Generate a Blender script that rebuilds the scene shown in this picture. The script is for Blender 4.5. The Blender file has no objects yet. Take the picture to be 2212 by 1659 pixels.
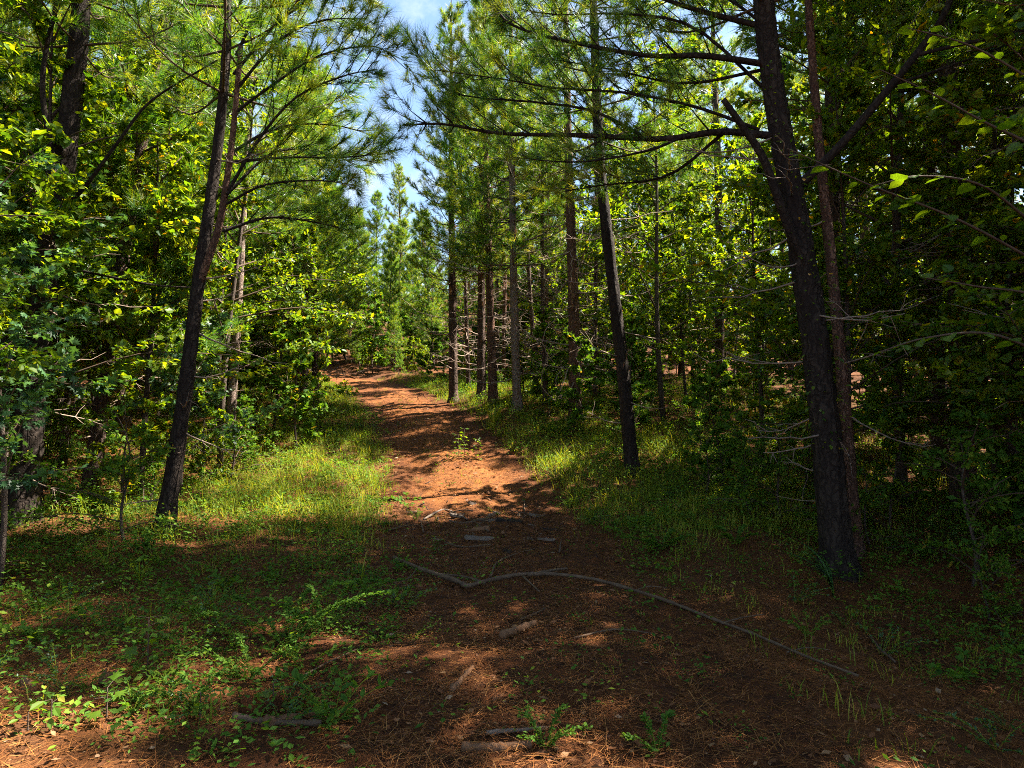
import bpy, math, random
import numpy as np
from mathutils import Vector

# ------------------------------------------------------------------ camera, sky, sun, exposure
scene = bpy.context.scene
COL = scene.collection
TILT = math.radians(3.0)
CAMZ = 1.6
cam_d = bpy.data.cameras.new('camera'); cam = bpy.data.objects.new('camera', cam_d); COL.objects.link(cam)
cam.location = (0, 0, CAMZ); cam.rotation_euler = (math.radians(90) + TILT, 0, 0)
cam_d.sensor_width = 36; cam_d.lens = 24; cam_d.clip_start = 0.05; cam_d.clip_end = 2000
scene.camera = cam

SUN_AZ = math.radians(74)     # to the right of the view direction (+Y)
SUN_EL = math.radians(53)
sd = bpy.data.lights.new('sun', 'SUN'); sun = bpy.data.objects.new('sun', sd); COL.objects.link(sun)
sd.energy = 5.0; sd.angle = math.radians(0.55); sd.color = (1.0, 0.93, 0.80)
SUNV = Vector((math.sin(SUN_AZ) * math.cos(SUN_EL), math.cos(SUN_AZ) * math.cos(SUN_EL), math.sin(SUN_EL)))
sun.rotation_euler = SUNV.to_track_quat('Z', 'Y').to_euler()

world = bpy.data.worlds.new('World'); scene.world = world; world.use_nodes = True
wn = world.node_tree; wn.nodes.clear()
sky = wn.nodes.new('ShaderNodeTexSky'); sky.sky_type = 'NISHITA'; sky.sun_disc = False
sky.sun_elevation = SUN_EL; sky.sun_rotation = SUN_AZ
sky.altitude = 200; sky.air_density = 1.0; sky.dust_density = 0.6; sky.ozone_density = 1.4
wtc = wn.nodes.new('ShaderNodeTexCoord')
wmp = wn.nodes.new('ShaderNodeMapping'); wmp.inputs['Scale'].default_value = (1.0, 1.0, 2.4)
wno = wn.nodes.new('ShaderNodeTexNoise'); wno.inputs['Scale'].default_value = 5.5; wno.inputs['Detail'].default_value = 9; wno.inputs['Roughness'].default_value = 0.62
wno.inputs['Distortion'].default_value = 0.5
wrp = wn.nodes.new('ShaderNodeValToRGB')
wrp.color_ramp.elements[0].position = 0.50; wrp.color_ramp.elements[1].position = 0.80
wmx = wn.nodes.new('ShaderNodeMix'); wmx.data_type = 'RGBA'
wmx.inputs[7].default_value = (3.8, 4.1, 4.6, 1)
wbg = wn.nodes.new('ShaderNodeBackground'); wbg.inputs["Strength"].default_value = 0.052
wout = wn.nodes.new('ShaderNodeOutputWorld')
wl = wn.links
wl.new(wtc.outputs['Generated'], wmp.inputs[0]); wl.new(wmp.outputs[0], wno.inputs['Vector'])
wl.new(wno.outputs[0], wrp.inputs[0]); wl.new(wrp.outputs[0], wmx.inputs[0])
wl.new(sky.outputs[0], wmx.inputs[6]); wl.new(wmx.outputs[2], wbg.inputs[0]); wl.new(wbg.outputs[0], wout.inputs[0])

vs = scene.view_settings
vs.view_transform = 'Standard'; vs.look = 'None'; vs.gamma = 1; vs.use_curve_mapping = False
vs.exposure = 2.8
cy = scene.cycles
cy.max_bounces = 4; cy.diffuse_bounces = 2; cy.glossy_bounces = 1; cy.transmission_bounces = 3; cy.transparent_max_bounces = 4
cy.sample_clamp_indirect = 4.0
cy.use_denoising = False; cy.pixel_filter_type = 'BLACKMAN_HARRIS'; cy.filter_width = 1.0; cy.debug_use_spatial_splits = True; cy.adaptive_threshold = .015

rng = np.random.default_rng(7)

# ------------------------------------------------------------------ terrain functions
_yy = np.arange(-40, 320, 0.25)
_k = np.exp(-0.5 * (np.arange(-12, 13) * 0.25 / 1.1) ** 2); _k /= _k.sum()
def _sm(a): return np.convolve(np.pad(a, 12, mode='edge'), _k, mode='valid')
_prof = _sm(np.interp(_yy, [-40, 0, 6, 9, 12.5, 15.5, 18.5, 21.5, 25, 28, 33, 45, 320],
                      [-.5, -.05, 0, .16, .58, 1.15, 1.75, 2.28, 2.78, 3.05, 3.9, 7.0, 60.0]))
_cx = _sm(np.interp(_yy, [-40, 0, 6.5, 9, 13.7, 18, 23, 26, 30, 36, 45, 320],
                    [2.5, .25, .0, -.3, -1.15, -2.4, -4.1, -5.2, -7.6, -13, -24, -40]))
_ns = np.random.default_rng(3)
_nd = []
for f, a in ((.23, .07), (.6, .022), (1.4, .012), (3.1, .009), (6.5, .006)):
    for _ in range(4):
        th = _ns.uniform(0, 6.28); _nd.append((f * math.cos(th), f * math.sin(th), _ns.uniform(0, 6.28), a))
def snoise(x, y, lo=0):
    s = 0
    for (fx, fy, p, a) in _nd[lo:]: s = s + a * np.sin(fx * x * 2.2 + fy * y * 2.2 + p)
    return s
def sstep(a, b, x):
    t = np.clip((x - a) / (b - a), 0, 1); return t * t * (3 - 2 * t)
def pathx(y): return np.interp(y, _yy, _cx)
def pathd(x, y): return x - pathx(y)
def hgt(x, y):
    x = np.asarray(x, float); y = np.asarray(y, float)
    d = pathd(x, y); ad = np.abs(d)
    z = np.interp(y, _yy, _prof)
    z = z + 0.15 * sstep(1.3, 2.4, ad) * sstep(5, 8, y) + .12 * sstep(3, 8, ad)
    z = z + snoise(x, y) * (0.35 + 0.65 * sstep(1.2, 3, ad))
    z = z - 0.035 * np.exp(-((ad - .72) / .28) ** 2) * sstep(6, 9, y)
    z = z + 0.5 * np.exp(-(((x + 6.6) / .9) ** 2 + ((y - 17.5) / .8) ** 2))
    z = z + 0.16 * np.exp(-(((x - .95) / .55) ** 2 + ((y - 11.6) / .7) ** 2))
    return z
def hz(x, y): return float(hgt(np.array([x]), np.array([y]))[0])

# photo pixel (in a 2212 x 1659 view of it) -> ray
FP = 2212 * 24 / 36
def ray(u, v):
    a = (u - 1106) / FP; b = -(v - 829.5) / FP
    return np.array([a, math.cos(TILT) - b * math.sin(TILT), math.sin(TILT) + b * math.cos(TILT)])
def at(u, v, Y):
    r = ray(u, v); return np.array([0, 0, CAMZ]) + r * (Y / r[1])
def on_ground(u, v):
    r = ray(u, v)
    t = np.arange(1.5, 60, .02); p = np.array([0, 0, CAMZ]) + t[:, None] * r
    below = np.nonzero(p[:, 2] < hgt(p[:, 0], p[:, 1]))[0]
    q = p[below[0]] if len(below) else p[-1]
    return np.array([q[0], q[1], hz(q[0], q[1])])

# ------------------------------------------------------------------ mesh builder
class G:
    def __init__(s): s.v = []; s.f = []; s.t = []; s.n = 0
    def add(s, v, f, t=0.5):
        v = np.asarray(v, float); f = np.asarray(f, int)
        s.v.append(v); s.f.append(f + s.n); s.n += len(v)
        s.t.append(np.full(len(v), t) if np.isscalar(t) else np.asarray(t, float))
    def mesh(s, name, m, smooth=False):
        me = bpy.data.meshes.new(name)
        if s.v:
            v = np.concatenate(s.v); f = np.concatenate(s.f); t = np.concatenate(s.t)
            me.vertices.add(len(v)); me.vertices.foreach_set('co', v.ravel())
            me.loops.add(len(f) * 3); me.loops.foreach_set('vertex_index', f.ravel())
            me.polygons.add(len(f)); me.polygons.foreach_set('loop_start', np.arange(0, len(f) * 3, 3))
            me.polygons.foreach_set('use_smooth', np.full(len(f), smooth))
            at_ = me.attributes.new('tint', 'FLOAT', 'POINT'); at_.data.foreach_set('value', t)
            me.update(calc_edges=True)
        me.materials.append(m)
        return me
def unit(v): return v / np.maximum(np.linalg.norm(v, axis=-1, keepdims=True), 1e-9)
def catmull(p, n):
    p = np.asarray(p, float)
    if len(p) < 3: return p[0] + (p[-1] - p[0]) * np.linspace(0, 1, n)[:, None]
    q = np.vstack([2 * p[0] - p[1], p, 2 * p[-1] - p[-2]])
    s = np.linspace(0, len(p) - 1 - 1e-6, n); i = s.astype(int); t = (s - i)[:, None]
    a, b, c, d = q[i], q[i + 1], q[i + 2], q[i + 3]
    return .5 * (2 * b + (c - a) * t + (2 * a - 5 * b + 4 * c - d) * t ** 2 + (3 * b - a - 3 * c + d) * t ** 3)
def tube(g, p, r, k=5, tint=.5, cap=True, rough=0, rg=None, ridges=0):
    p = np.asarray(p, float); n = len(p); r = np.broadcast_to(np.asarray(r, float), (n,))
    T = unit(np.gradient(p, axis=0))
    ref = np.array([1., 0, 0]) if abs(T[0][0]) < .8 else np.array([0, 0, 1.])
    U = np.zeros((n, 3)); u = ref
    for i in range(n):
        u = u - T[i] * u.dot(T[i]); u = u / (np.linalg.norm(u) + 1e-9); U[i] = u
    W = np.cross(T, U)
    a = np.arange(k) * 2 * math.pi / k
    R = r[:, None] * np.ones((1, k))
    if rough and rg is not None:
        R = R * (1 + rough * rg.normal(size=(n, k)))
    if ridges and rg is not None:
        ph = rg.uniform(0, 6.28, 3)
        z = np.cumsum(np.r_[0, np.linalg.norm(np.diff(p, axis=0), axis=1)])[:, None]
        R = R * (1 + ridges * (np.sin(7 * a + ph[0] + 1.3 * np.sin(z * 2.3)) * .5 + np.sin(12 * a + ph[1] + 2 * np.sin(z * 4 + a * 3)) * .5))
    v = p[:, None, :] + R[..., None] * (np.cos(a)[None, :, None] * U[:, None, :] + np.sin(a)[None, :, None] * W[:, None, :])
    v = v.reshape(-1, 3)
    i = np.arange(n - 1)[:, None] * k; j = np.arange(k)[None, :]; j2 = (j + 1) % k
    A = (i + j).ravel(); B = (i + j2).ravel(); C = (i + k + j2).ravel(); D = (i + k + j).ravel()
    f = np.vstack([np.c_[A, B, C], np.c_[A, C, D]])
    if cap:
        c0 = len(v); v = np.vstack([v, p[-1], p[0]])
        e = (n - 1) * k
        f = np.vstack([f, np.c_[e + np.arange(k), e + (np.arange(k) + 1) % k, np.full(k, c0)],
                       np.c_[(np.arange(k) + 1) % k, np.arange(k), np.full(k, c0 + 1)]])
    g.add(v, f, tint)
def segs(g, A, B, ra, rb):
    A = np.asarray(A, float); B = np.asarray(B, float); m = len(A)
    if m == 0: return
    d = unit(B - A); ref = np.where(np.abs(d[:, 2:3]) < .8, np.array([[0, 0, 1.]]), np.array([[1., 0, 0]]))
    U = unit(np.cross(d, ref)); W = np.cross(d, U)
    ra = np.broadcast_to(ra, (m,))[:, None]; rb = np.broadcast_to(rb, (m,))[:, None]; v = []
    for P, r in ((A, ra), (B, rb)):
        for a in (0, 2.094, 4.189): v.append(P + r * (math.cos(a) * U + math.sin(a) * W))
    v = np.stack(v, 1).reshape(-1, 3)
    f = np.array([(0, 1, 4), (0, 4, 3), (1, 2, 5), (1, 5, 4), (2, 0, 3), (2, 3, 5)])
    g.add(v, (f[None] + (np.arange(m) * 6)[:, None, None]).reshape(-1, 3))
def needles(g, P, D, n, L, w, rg, spread=(12, 62), back=.14, tint=None):
    P = np.asarray(P); D = unit(np.asarray(D)); m = len(P)
    if m == 0: return
    tt = rg.uniform(.15, .85, m) if tint is None else np.full(m, tint)
    P = np.repeat(P, n, 0); D = np.repeat(D, n, 0); N = m * n
    th = np.radians(rg.uniform(spread[0], spread[1], N))
    q = unit(np.cross(D, rg.normal(size=(N, 3))))
    d = D * np.cos(th)[:, None] + q * np.sin(th)[:, None]
    d[:, 2] -= .10; d = unit(d)
    b = P - D * (rg.uniform(0, back, N))[:, None]
    l = L * rg.uniform(.7, 1.15, N)
    s = unit(np.cross(d, rg.normal(size=(N, 3)))) * (w / 2)
    v = np.stack([b - s, b + s, b + d * l[:, None]], 1).reshape(-1, 3)
    f = np.arange(N * 3).reshape(-1, 3)
    g.add(v, f, np.repeat(np.clip(np.repeat(tt, n) + rg.normal(0, .10, N), 0, 1), 3))

def leaf_shape(kind):
    if kind == 'oval':
        v = [(0, 0, 0), (.30, .24, .05), (.66, .25, .06), (1, 0, -.04), (.66, -.25, .06), (.30, -.24, .05)]
        f = [(0, 2, 1), (0, 3, 2), (0, 4, 3), (0, 5, 4)]
    elif kind == 'heart':
        v = [(.06, 0, 0), (-.02, .22, .03), (.22, .46, .07), (.60, .36, .05), (1, 0, -.08), (.60, -.36, .05), (.22, -.46, .07), (-.02, -.22, .03)]
        f = [(0, 2, 1), (0, 3, 2), (0, 4, 3), (0, 5, 4), (0, 6, 5), (0, 7, 6)]
    elif kind == 'small':
        v = [(0, 0, 0), (.5, .26, .04), (1, 0, 0), (.5, -.26, .04)]
        f = [(0, 2, 1), (0, 3, 2)]
    elif kind == 'blade':
        v = [(0, 0, 0), (.4, .07, .02), (1, 0, -.05), (.4, -.07, .02)]
        f = [(0, 2, 1), (0, 3, 2)]
    else:   # star: five pointed lobes
        v = [(.38, 0, .03)]
        for ang, r in ((180, .38), (112, .30), (82, .62), (52, .26), (40, .78 * .8), (18, .30), (0, .62), (-18, .30), (-40, .78 * .8), (-52, .26), (-82, .62), (-112, .30)):
            a = math.radians(ang); v.append((.38 + r * math.cos(a), r * math.sin(a), -.05 * (r > .5)))
        k = len(v) - 1
        f = [(0, 1 + (i + 1) % k, 1 + i) for i in range(k)]
    return np.array(v, float), np.array(f, int)
def leaves(g, P, A, Nn, S, kind, tint):
    lv, lf = leaf_shape(kind); m = len(P)
    if m == 0: return
    A = unit(np.asarray(A, float)); B = unit(np.cross(Nn, A)); C = np.cross(A, B)
    S = np.broadcast_to(S, (m,))
    v = P[:, None, :] + S[:, None, None] * (lv[None, :, 0:1] * A[:, None, :] + lv[None, :, 1:2] * B[:, None, :] + lv[None, :, 2:3] * C[:, None, :])
    f = lf[None] + (np.arange(m) * len(lv))[:, None, None]
    g.add(v.reshape(-1, 3), f.reshape(-1, 3), np.repeat(tint, len(lv)))

# ------------------------------------------------------------------ materials
def newmat(name):
    m = bpy.data.materials.new(name); m.use_nodes = True; t = m.node_tree; t.nodes.clear()
    out = t.nodes.new('ShaderNodeOutputMaterial'); return m, t, out
def ramp(t, stops, fac):
    r = t.nodes.new('ShaderNodeValToRGB'); e = r.color_ramp.elements
    while len(e) < len(stops): e.new(.5)
    for q, (p, c) in zip(e, stops): q.position = p; q.color = (*c, 1) if len(c) == 3 else c
    t.links.new(fac, r.inputs[0]); return r.outputs[0]
def noise(t, scale, detail=5, rough=.6, vec=None, dist=0):
    n = t.nodes.new('ShaderNodeTexNoise'); n.inputs['Scale'].default_value = scale; n.inputs['Detail'].default_value = detail
    n.inputs['Roughness'].default_value = rough; n.inputs['Distortion'].default_value = dist
    if vec is not None: t.links.new(vec, n.inputs['Vector'])
    return n.outputs[0]
def mixc(t, fac, a, b, mode='MIX'):
    m = t.nodes.new('ShaderNodeMix'); m.data_type = 'RGBA'; m.blend_type = mode
    for s, i in ((fac, 0), (a, 6), (b, 7)):
        if isinstance(s, (int, float)): m.inputs[i].default_value = s
        elif isinstance(s, tuple): m.inputs[i].default_value = (*s, 1)
        else: t.links.new(s, m.inputs[i])
    return m.outputs[2]
def princ(t, col, rough=.8, spec=.3, bump=None, bstr=.5, bdist=.01):
    p = t.nodes.new('ShaderNodeBsdfPrincipled')
    if isinstance(col, tuple): p.inputs['Base Color'].default_value = (*col, 1)
    else: t.links.new(col, p.inputs['Base Color'])
    p.inputs['Roughness'].default_value = rough; p.inputs['Specular IOR Level'].default_value = spec
    if bump is not None:
        b = t.nodes.new('ShaderNodeBump'); b.inputs['Strength'].default_value = bstr; b.inputs['Distance'].default_value = bdist
        t.links.new(bump, b.inputs['Height']); t.links.new(b.outputs[0], p.inputs['Normal'])
    return p.outputs[0]
def leaf_mat(name, stops, trans, tgain=(1.35, 1.25, .45), rough=.45, spec=.35):
    m, t, out = newmat(name)
    a = t.nodes.new('ShaderNodeAttribute'); a.attribute_name = 'tint'
    oi = t.nodes.new('ShaderNodeObjectInfo')
    ma = t.nodes.new('ShaderNodeMath'); ma.operation = 'MULTIPLY_ADD'; ma.inputs[1].default_value = .16; 
    t.links.new(oi.outputs['Random'], ma.inputs[0]); t.links.new(a.outputs['Fac'], ma.inputs[2])
    mb = t.nodes.new('ShaderNodeMath'); mb.operation = 'SUBTRACT'; mb.inputs[1].default_value = .08; t.links.new(ma.outputs[0], mb.inputs[0])
    col = ramp(t, stops, mb.outputs[0])
    p = princ(t, col, rough, spec)
    tr = t.nodes.new('ShaderNodeBsdfTranslucent')
    t.links.new(mixc(t, 1.0, col, tgain, 'MULTIPLY'), tr.inputs[0])
    mx = t.nodes.new('ShaderNodeMixShader'); mx.inputs[0].default_value = trans
    t.links.new(p, mx.inputs[1]); t.links.new(tr.outputs[0], mx.inputs[2]); t.links.new(mx.outputs[0], out.inputs[0])
    return m
M = {}
M['needle'] = leaf_mat('pine_needles', [(0, (.022, .085, .022)), (.4, (.065, .17, .022)), (.75, (.17, .24, .025)), (1, (.27, .26, .04))], .48, (2.0, 1.6, .35), .4, .4)
M['brown_needle'] = leaf_mat('dead_needles', [(0, (.12, .05, .02)), (1, (.30, .14, .055))], .25, (1.2, 1, .6), .6, .2)
M['leaf'] = leaf_mat('broad_leaves', [(0, (.022, .075, .012)), (.45, (.075, .15, .012)), (.85, (.17, .22, .014)), (.965, (.21, .22, .014)), (.985, (.40, .22, .015))], .56, (2.1, 1.65, .25))
M['leaf_sky_tint'] = leaf_mat('sky_tinted_leaves', [(0, (.022, .07, .028)), (.6, (.05, .12, .04)), (1, (.10, .18, .03))], .42, (1.7, 1.45, .4), .42, .4)  # blue cast of skylight on the near left leaves, put into their colour
M['grass'] = leaf_mat('grass_blades', [(0, (.06, .11, .012)), (.6, (.18, .23, .02)), (1, (.34, .32, .05))], .45, (1.6, 1.4, .35), .6, .15)
M['cover'] = leaf_mat('ground_leaves', [(0, (.03, .085, .012)), (.6, (.08, .17, .018)), (.93, (.16, .23, .02)), (1, (.3, .2, .03))], .45, (1.6, 1.4, .35), .65, .12)
M['straw'] = leaf_mat('pine_straw', [(0, (.075, .028, .009)), (.6, (.24, .085, .022)), (1, (.38, .18, .055))], .12, (1, 1, 1), .6, .2)
M['litter'] = leaf_mat('dry_leaves', [(0, (.065, .026, .012)), (.6, (.18, .07, .025)), (.9, (.24, .13, .06)), (1, (.27, .19, .12))], .15, (1.2, 1, .7), .7, .2)

def bark_mat(name, fiss, plate, grey, scale=16, zs=.22):
    m, t, out = newmat(name)
    tc = t.nodes.new('ShaderNodeTexCoord'); mp = t.nodes.new('ShaderNodeMapping'); mp.inputs['Scale'].default_value = (1, 1, zs)
    t.links.new(tc.outputs['Object'], mp.inputs[0])
    nz = noise(t, 9, 4, .6, mp.outputs[0])
    nzv = t.nodes.new('ShaderNodeTexNoise'); nzv.inputs['Scale'].default_value = 7; nzv.inputs['Detail'].default_value = 5; t.links.new(tc.outputs['Object'], nzv.inputs['Vector'])
    wv = mixc(t, .22, mp.outputs[0], nzv.outputs['Color'], 'ADD')
    vo = t.nodes.new('ShaderNodeTexVoronoi'); vo.feature = 'DISTANCE_TO_EDGE'; vo.inputs['Scale'].default_value = scale
    t.links.new(wv, vo.inputs['Vector'])
    big = noise(t, 3, 6, .65, tc.outputs['Object'])
    fine = noise(t, 60, 4, .7, mp.outputs[0])
    c1 = mixc(t, big, plate, grey)
    c2 = mixc(t, fine, tuple(x * .55 for x in plate), c1)
    cr = mixc(t, 1.0, ramp(t, [(0, (.1, .1, .1)), (.22, (1, 1, 1))], vo.outputs['Distance']), ramp(t, [(.32, (.25, .25, .25)), (.6, (1, 1, 1))], nz), 'MULTIPLY')
    c3 = mixc(t, cr, fiss, c2)
    h = mixc(t, .35, cr, fine)
    t.links.new(princ(t, c3, .9, .15, h, .9, .02), out.inputs[0]); return m
M['bark'] = bark_mat('pine_bark', (.028, .018, .014), (.15, .082, .055), (.19, .15, .13))
M['bark_red'] = bark_mat('red_bark', (.04, .02, .014), (.22, .10, .06), (.24, .17, .13), 22, .2)
M['bark_dark'] = bark_mat('dark_bark', (.012, .008, .007), (.034, .022, .016), (.085, .068, .055), 15, .16)
M['bark_pale'] = bark_mat('pale_bark', (.10, .06, .045), (.30, .22, .18), (.40, .34, .30), 26, .5)
M['bark_smooth'] = bark_mat('smooth_bark', (.05, .035, .028), (.11, .08, .06), (.15, .12, .10), 34, .5)
def wood_mat(name, a, b, s=14):
    m, t, out = newmat(name)
    tc = t.nodes.new('ShaderNodeTexCoord')
    n1 = noise(t, s, 6, .7, tc.outputs['Object']); n2 = noise(t, s * 6, 4, .7, tc.outputs['Object'])
    c = mixc(t, ramp(t, [(.3, (0, 0, 0)), (.7, (1, 1, 1))], n1), a, b)
    c = mixc(t, n2, mixc(t, .5, c, (.02, .014, .01)), c)
    t.links.new(princ(t, c, .85, .2, n2, .6, .006), out.inputs[0]); return m
M['twig'] = wood_mat('live_twig', (.06, .04, .028), (.12, .075, .05))
M['dead'] = wood_mat('dead_twig', (.19, .135, .10), (.37, .27, .21))
M['deadbr'] = wood_mat('dead_branch', (.075, .045, .028), (.17, .11, .068))
M['rot'] = wood_mat('rotten_wood', (.13, .06, .028), (.26, .13, .065), 9)
M['greywood'] = wood_mat('weathered_wood', (.11, .082, .064), (.22, .17, .135), 9)

def soil_mat():
    m, t, out = newmat('forest_floor')
    ge = t.nodes.new('ShaderNodeNewGeometry'); P = ge.outputs['Position']
    n1 = noise(t, .7, 6, .65, P, .4); n2 = noise(t, 7, 6, .7, P); n3 = noise(t, 70, 4, .7, P)
    c = mixc(t, ramp(t, [(.38, (0, 0, 0)), (.66, (1, 1, 1))], n1), (.065, .026, .010), (.22, .075, .02))
    c = mixc(t, ramp(t, [(.4, (0, 0, 0)), (.62, (1, 1, 1))], n2), c, (.11, .045, .018))
    c = mixc(t, n3, mixc(t, .6, c, (.02, .012, .008)), c)
    h = mixc(t, .5, n2, n3)
    t.links.new(princ(t, c, .95, .1, h, .9, .05), out.inputs[0]); return m
def path_mat():
    m, t, out = newmat('red_clay')
    ge = t.nodes.new('ShaderNodeNewGeometry'); P = ge.outputs['Position']
    n1 = noise(t, .9, 6, .65, P, .5); n2 = noise(t, 9, 6, .72, P, .3); n3 = noise(t, 85, 4, .75, P)
    c = mixc(t, ramp(t, [(.40, (0, 0, 0)), (.62, (1, 1, 1))], n1), (.17, .055, .014), (.36, .128, .03))
    c = mixc(t, ramp(t, [(.45, (0, 0, 0)), (.68, (1, 1, 1))], n2), c, (.095, .042, .018))
    c = mixc(t, ramp(t, [(.3, (0, 0, 0)), (.7, (1, 1, 1))], n3), mixc(t, .55, c, (.03, .015, .01)), c)
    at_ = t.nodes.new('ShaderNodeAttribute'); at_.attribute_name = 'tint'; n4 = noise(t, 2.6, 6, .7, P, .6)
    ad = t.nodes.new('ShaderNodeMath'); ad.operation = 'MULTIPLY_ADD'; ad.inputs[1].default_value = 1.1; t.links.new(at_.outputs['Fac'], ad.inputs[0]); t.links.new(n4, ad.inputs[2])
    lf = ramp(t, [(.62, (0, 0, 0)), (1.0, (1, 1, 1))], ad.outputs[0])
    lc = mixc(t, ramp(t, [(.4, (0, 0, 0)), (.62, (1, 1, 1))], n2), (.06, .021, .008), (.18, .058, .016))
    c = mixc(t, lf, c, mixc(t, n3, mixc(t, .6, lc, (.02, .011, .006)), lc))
    h = mixc(t, .45, n2, n3)
    t.links.new(princ(t, c, .92, .12, h, 1.0, .06), out.inputs[0]); return m
M['soil'] = soil_mat(); M['path'] = path_mat()

# ------------------------------------------------------------------ object helpers
def obj(name, me, parent=None, kind=None, loc=None):
    o = bpy.data.objects.new(name, me); COL.objects.link(o)
    if parent is not None: o.parent = parent
    if kind: o['kind'] = kind
    if loc is not None: o.location = loc
    return o
def tag(o, label, cat, group=None):
    o['label'] = label; o['category'] = cat
    if group: o['group'] = group
    return o
def thing(name, loc, label, cat, group=None, rz=0):
    o = bpy.data.objects.new(name, None); COL.objects.link(o); o.empty_display_size = .2
    o.location = tuple(loc); o.rotation_euler = (0, 0, rz)
    return tag(o, label, cat, group)
def place(parts, name, loc, rz, sc, label, cat, group, lean=(0, 0)):
    """parts: list of (name, mesh, kind). A thing of its own with the shared meshes as its parts."""
    o = thing(name, loc, label, cat, group)
    o.rotation_euler = (lean[0], lean[1], rz); o.scale = (sc, sc, sc) if np.isscalar(sc) else sc
    for (n, me, kind) in parts: obj(n, me, o, kind)
    return o

# ------------------------------------------------------------------ ground and path
def grid_obj(name, xs, ys, zf, m):
    X, Y = np.meshgrid(xs, ys); Z = zf(X, Y)
    v = np.c_[X.ravel(), Y.ravel(), Z.ravel()]
    nx, ny = len(xs), len(ys)
    i = (np.arange(ny - 1)[:, None] * nx + np.arange(nx - 1)[None]).ravel()
    f = np.vstack([np.c_[i, i + 1, i + nx + 1], np.c_[i, i + nx + 1, i + nx]])
    g = G(); g.add(v, f); o = obj(name, g.mesh(name, m, True)); o['kind'] = 'structure'; return o
def graded(a, b, step, far, grow=1.25):
    mid = list(np.arange(a, b + 1e-6, step)); s = step; lo = []; x = a
    while x > -far: s *= grow; x -= s; lo.append(x)
    s = step; hi = []; x = b
    while x < far: s *= grow; x += s; hi.append(x)
    return np.array(lo[::-1] + mid + hi)
grid_obj('ground', graded(-9, 9, .11, 300), graded(1, 27, .11, 300), hgt, M['soil'])
# path strip: dips under the ground along its ragged edges
g = G()
ys = np.arange(2.2, 46, .085); us = np.linspace(-1, 1, 45)
Yc, U = np.meshgrid(ys, us, indexing='ij')
slope = np.gradient(pathx(ys), ys)
hw = 1.62 + .16 * np.sin(ys * 1.7) + .1 * np.sin(ys * 4.1 + 1) + .5 * sstep(9, 4, ys)
offs = U * hw[:, None]
nrm = 1 / np.sqrt(1 + slope ** 2)
X = pathx(ys)[:, None] + offs * nrm[:, None]; Yp = Yc - offs * (slope * nrm)[:, None]
edge = np.abs(U)
Z = hgt(X, Yp) + .035 - .085 * edge ** 3 + .022 * (snoise(X * 3.1, Yp * 3.1, 4) / .05) * .8 + .006 * rng.normal(size=X.shape)
v = np.c_[X.ravel(), Yp.ravel(), Z.ravel()]; nx = len(us); ny = len(ys)
i = (np.arange(ny - 1)[:, None] * nx + np.arange(nx - 1)[None]).ravel()
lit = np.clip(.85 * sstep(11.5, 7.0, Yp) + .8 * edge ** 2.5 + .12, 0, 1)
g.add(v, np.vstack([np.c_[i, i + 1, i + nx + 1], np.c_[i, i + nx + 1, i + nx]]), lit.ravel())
po = obj('path', g.mesh('path', M['path'], True)); po['kind'] = 'structure'
def surf(x, y):
    """height of ground or path, whichever is on top"""
    x = np.asarray(x, float); y = np.asarray(y, float)
    d = np.abs(pathd(x, y)) / 1.62
    return hgt(x, y) + np.maximum(0, .035 - .085 * d ** 3)
def sz(x, y): return float(surf(np.array([x]), np.array([y]))[0])

# ------------------------------------------------------------------ pines
def bough(gw, tufts, pts, r0, rg, n_tw=9, start=.35, tw=.55, ntuft=2, k=4):
    """a pine limb along pts with side twigs; tuft positions go to tufts"""
    p = catmull(pts, max(5, len(pts) * 3))
    tube(gw, p, np.linspace(r0, max(.004, r0 * .22), len(p)), k, cap=False)
    T = unit(np.gradient(p, axis=0)); SA = []; SB = []; RA = []; RB = []
    def tufts_on(a, e, d, n):
        for j in range(n):
            tufts.append((a + (e - a) * (1 - j * .8 / n), d + np.array([0, 0, .25]) + rg.normal(0, .2, 3)))
    def sg(a, b, ra, rb): SA.append(a); SB.append(b); RA.append(ra); RB.append(rb)
    tufts_on(p[-3], p[-1], T[-1], 2)
    for j in range(n_tw):
        s = start + (1 - start) * (j + rg.uniform(.1, .9)) / n_tw
        i = min(len(p) - 1, int(s * (len(p) - 1))); b = p[i]; t = T[i]
        side = np.cross(t, [0, 0, 1.]); side = side / (np.linalg.norm(side) + 1e-6) * (1 if j % 2 else -1)
        d = unit(t * rg.uniform(.5, .95) + side * rg.uniform(.5, .95) + np.array([0, 0, rg.uniform(-.1, .55)]))
        l = tw * rg.uniform(.6, 1.25) * (1.15 - .6 * s)
        mid = b + d * l * .5 - np.array([0, 0, .03 * l]); e = b + d * l + np.array([0, 0, .10 * l])
        sg(b, mid, max(.005, r0 * .3), .005); sg(mid, e, .005, .0035)
        tufts_on(b, e, d, ntuft)
        for _ in range(2):
            if rg.random() < .7:
                d2 = unit(d + rg.normal(0, .55, 3)); o2 = b + (e - b) * rg.uniform(.35, .75); e2 = o2 + d2 * l * .5
                sg(o2, e2, .004, .003); tufts_on(o2, e2, d2, 1)
    segs(gw, SA, SB, RA, RB)
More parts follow.
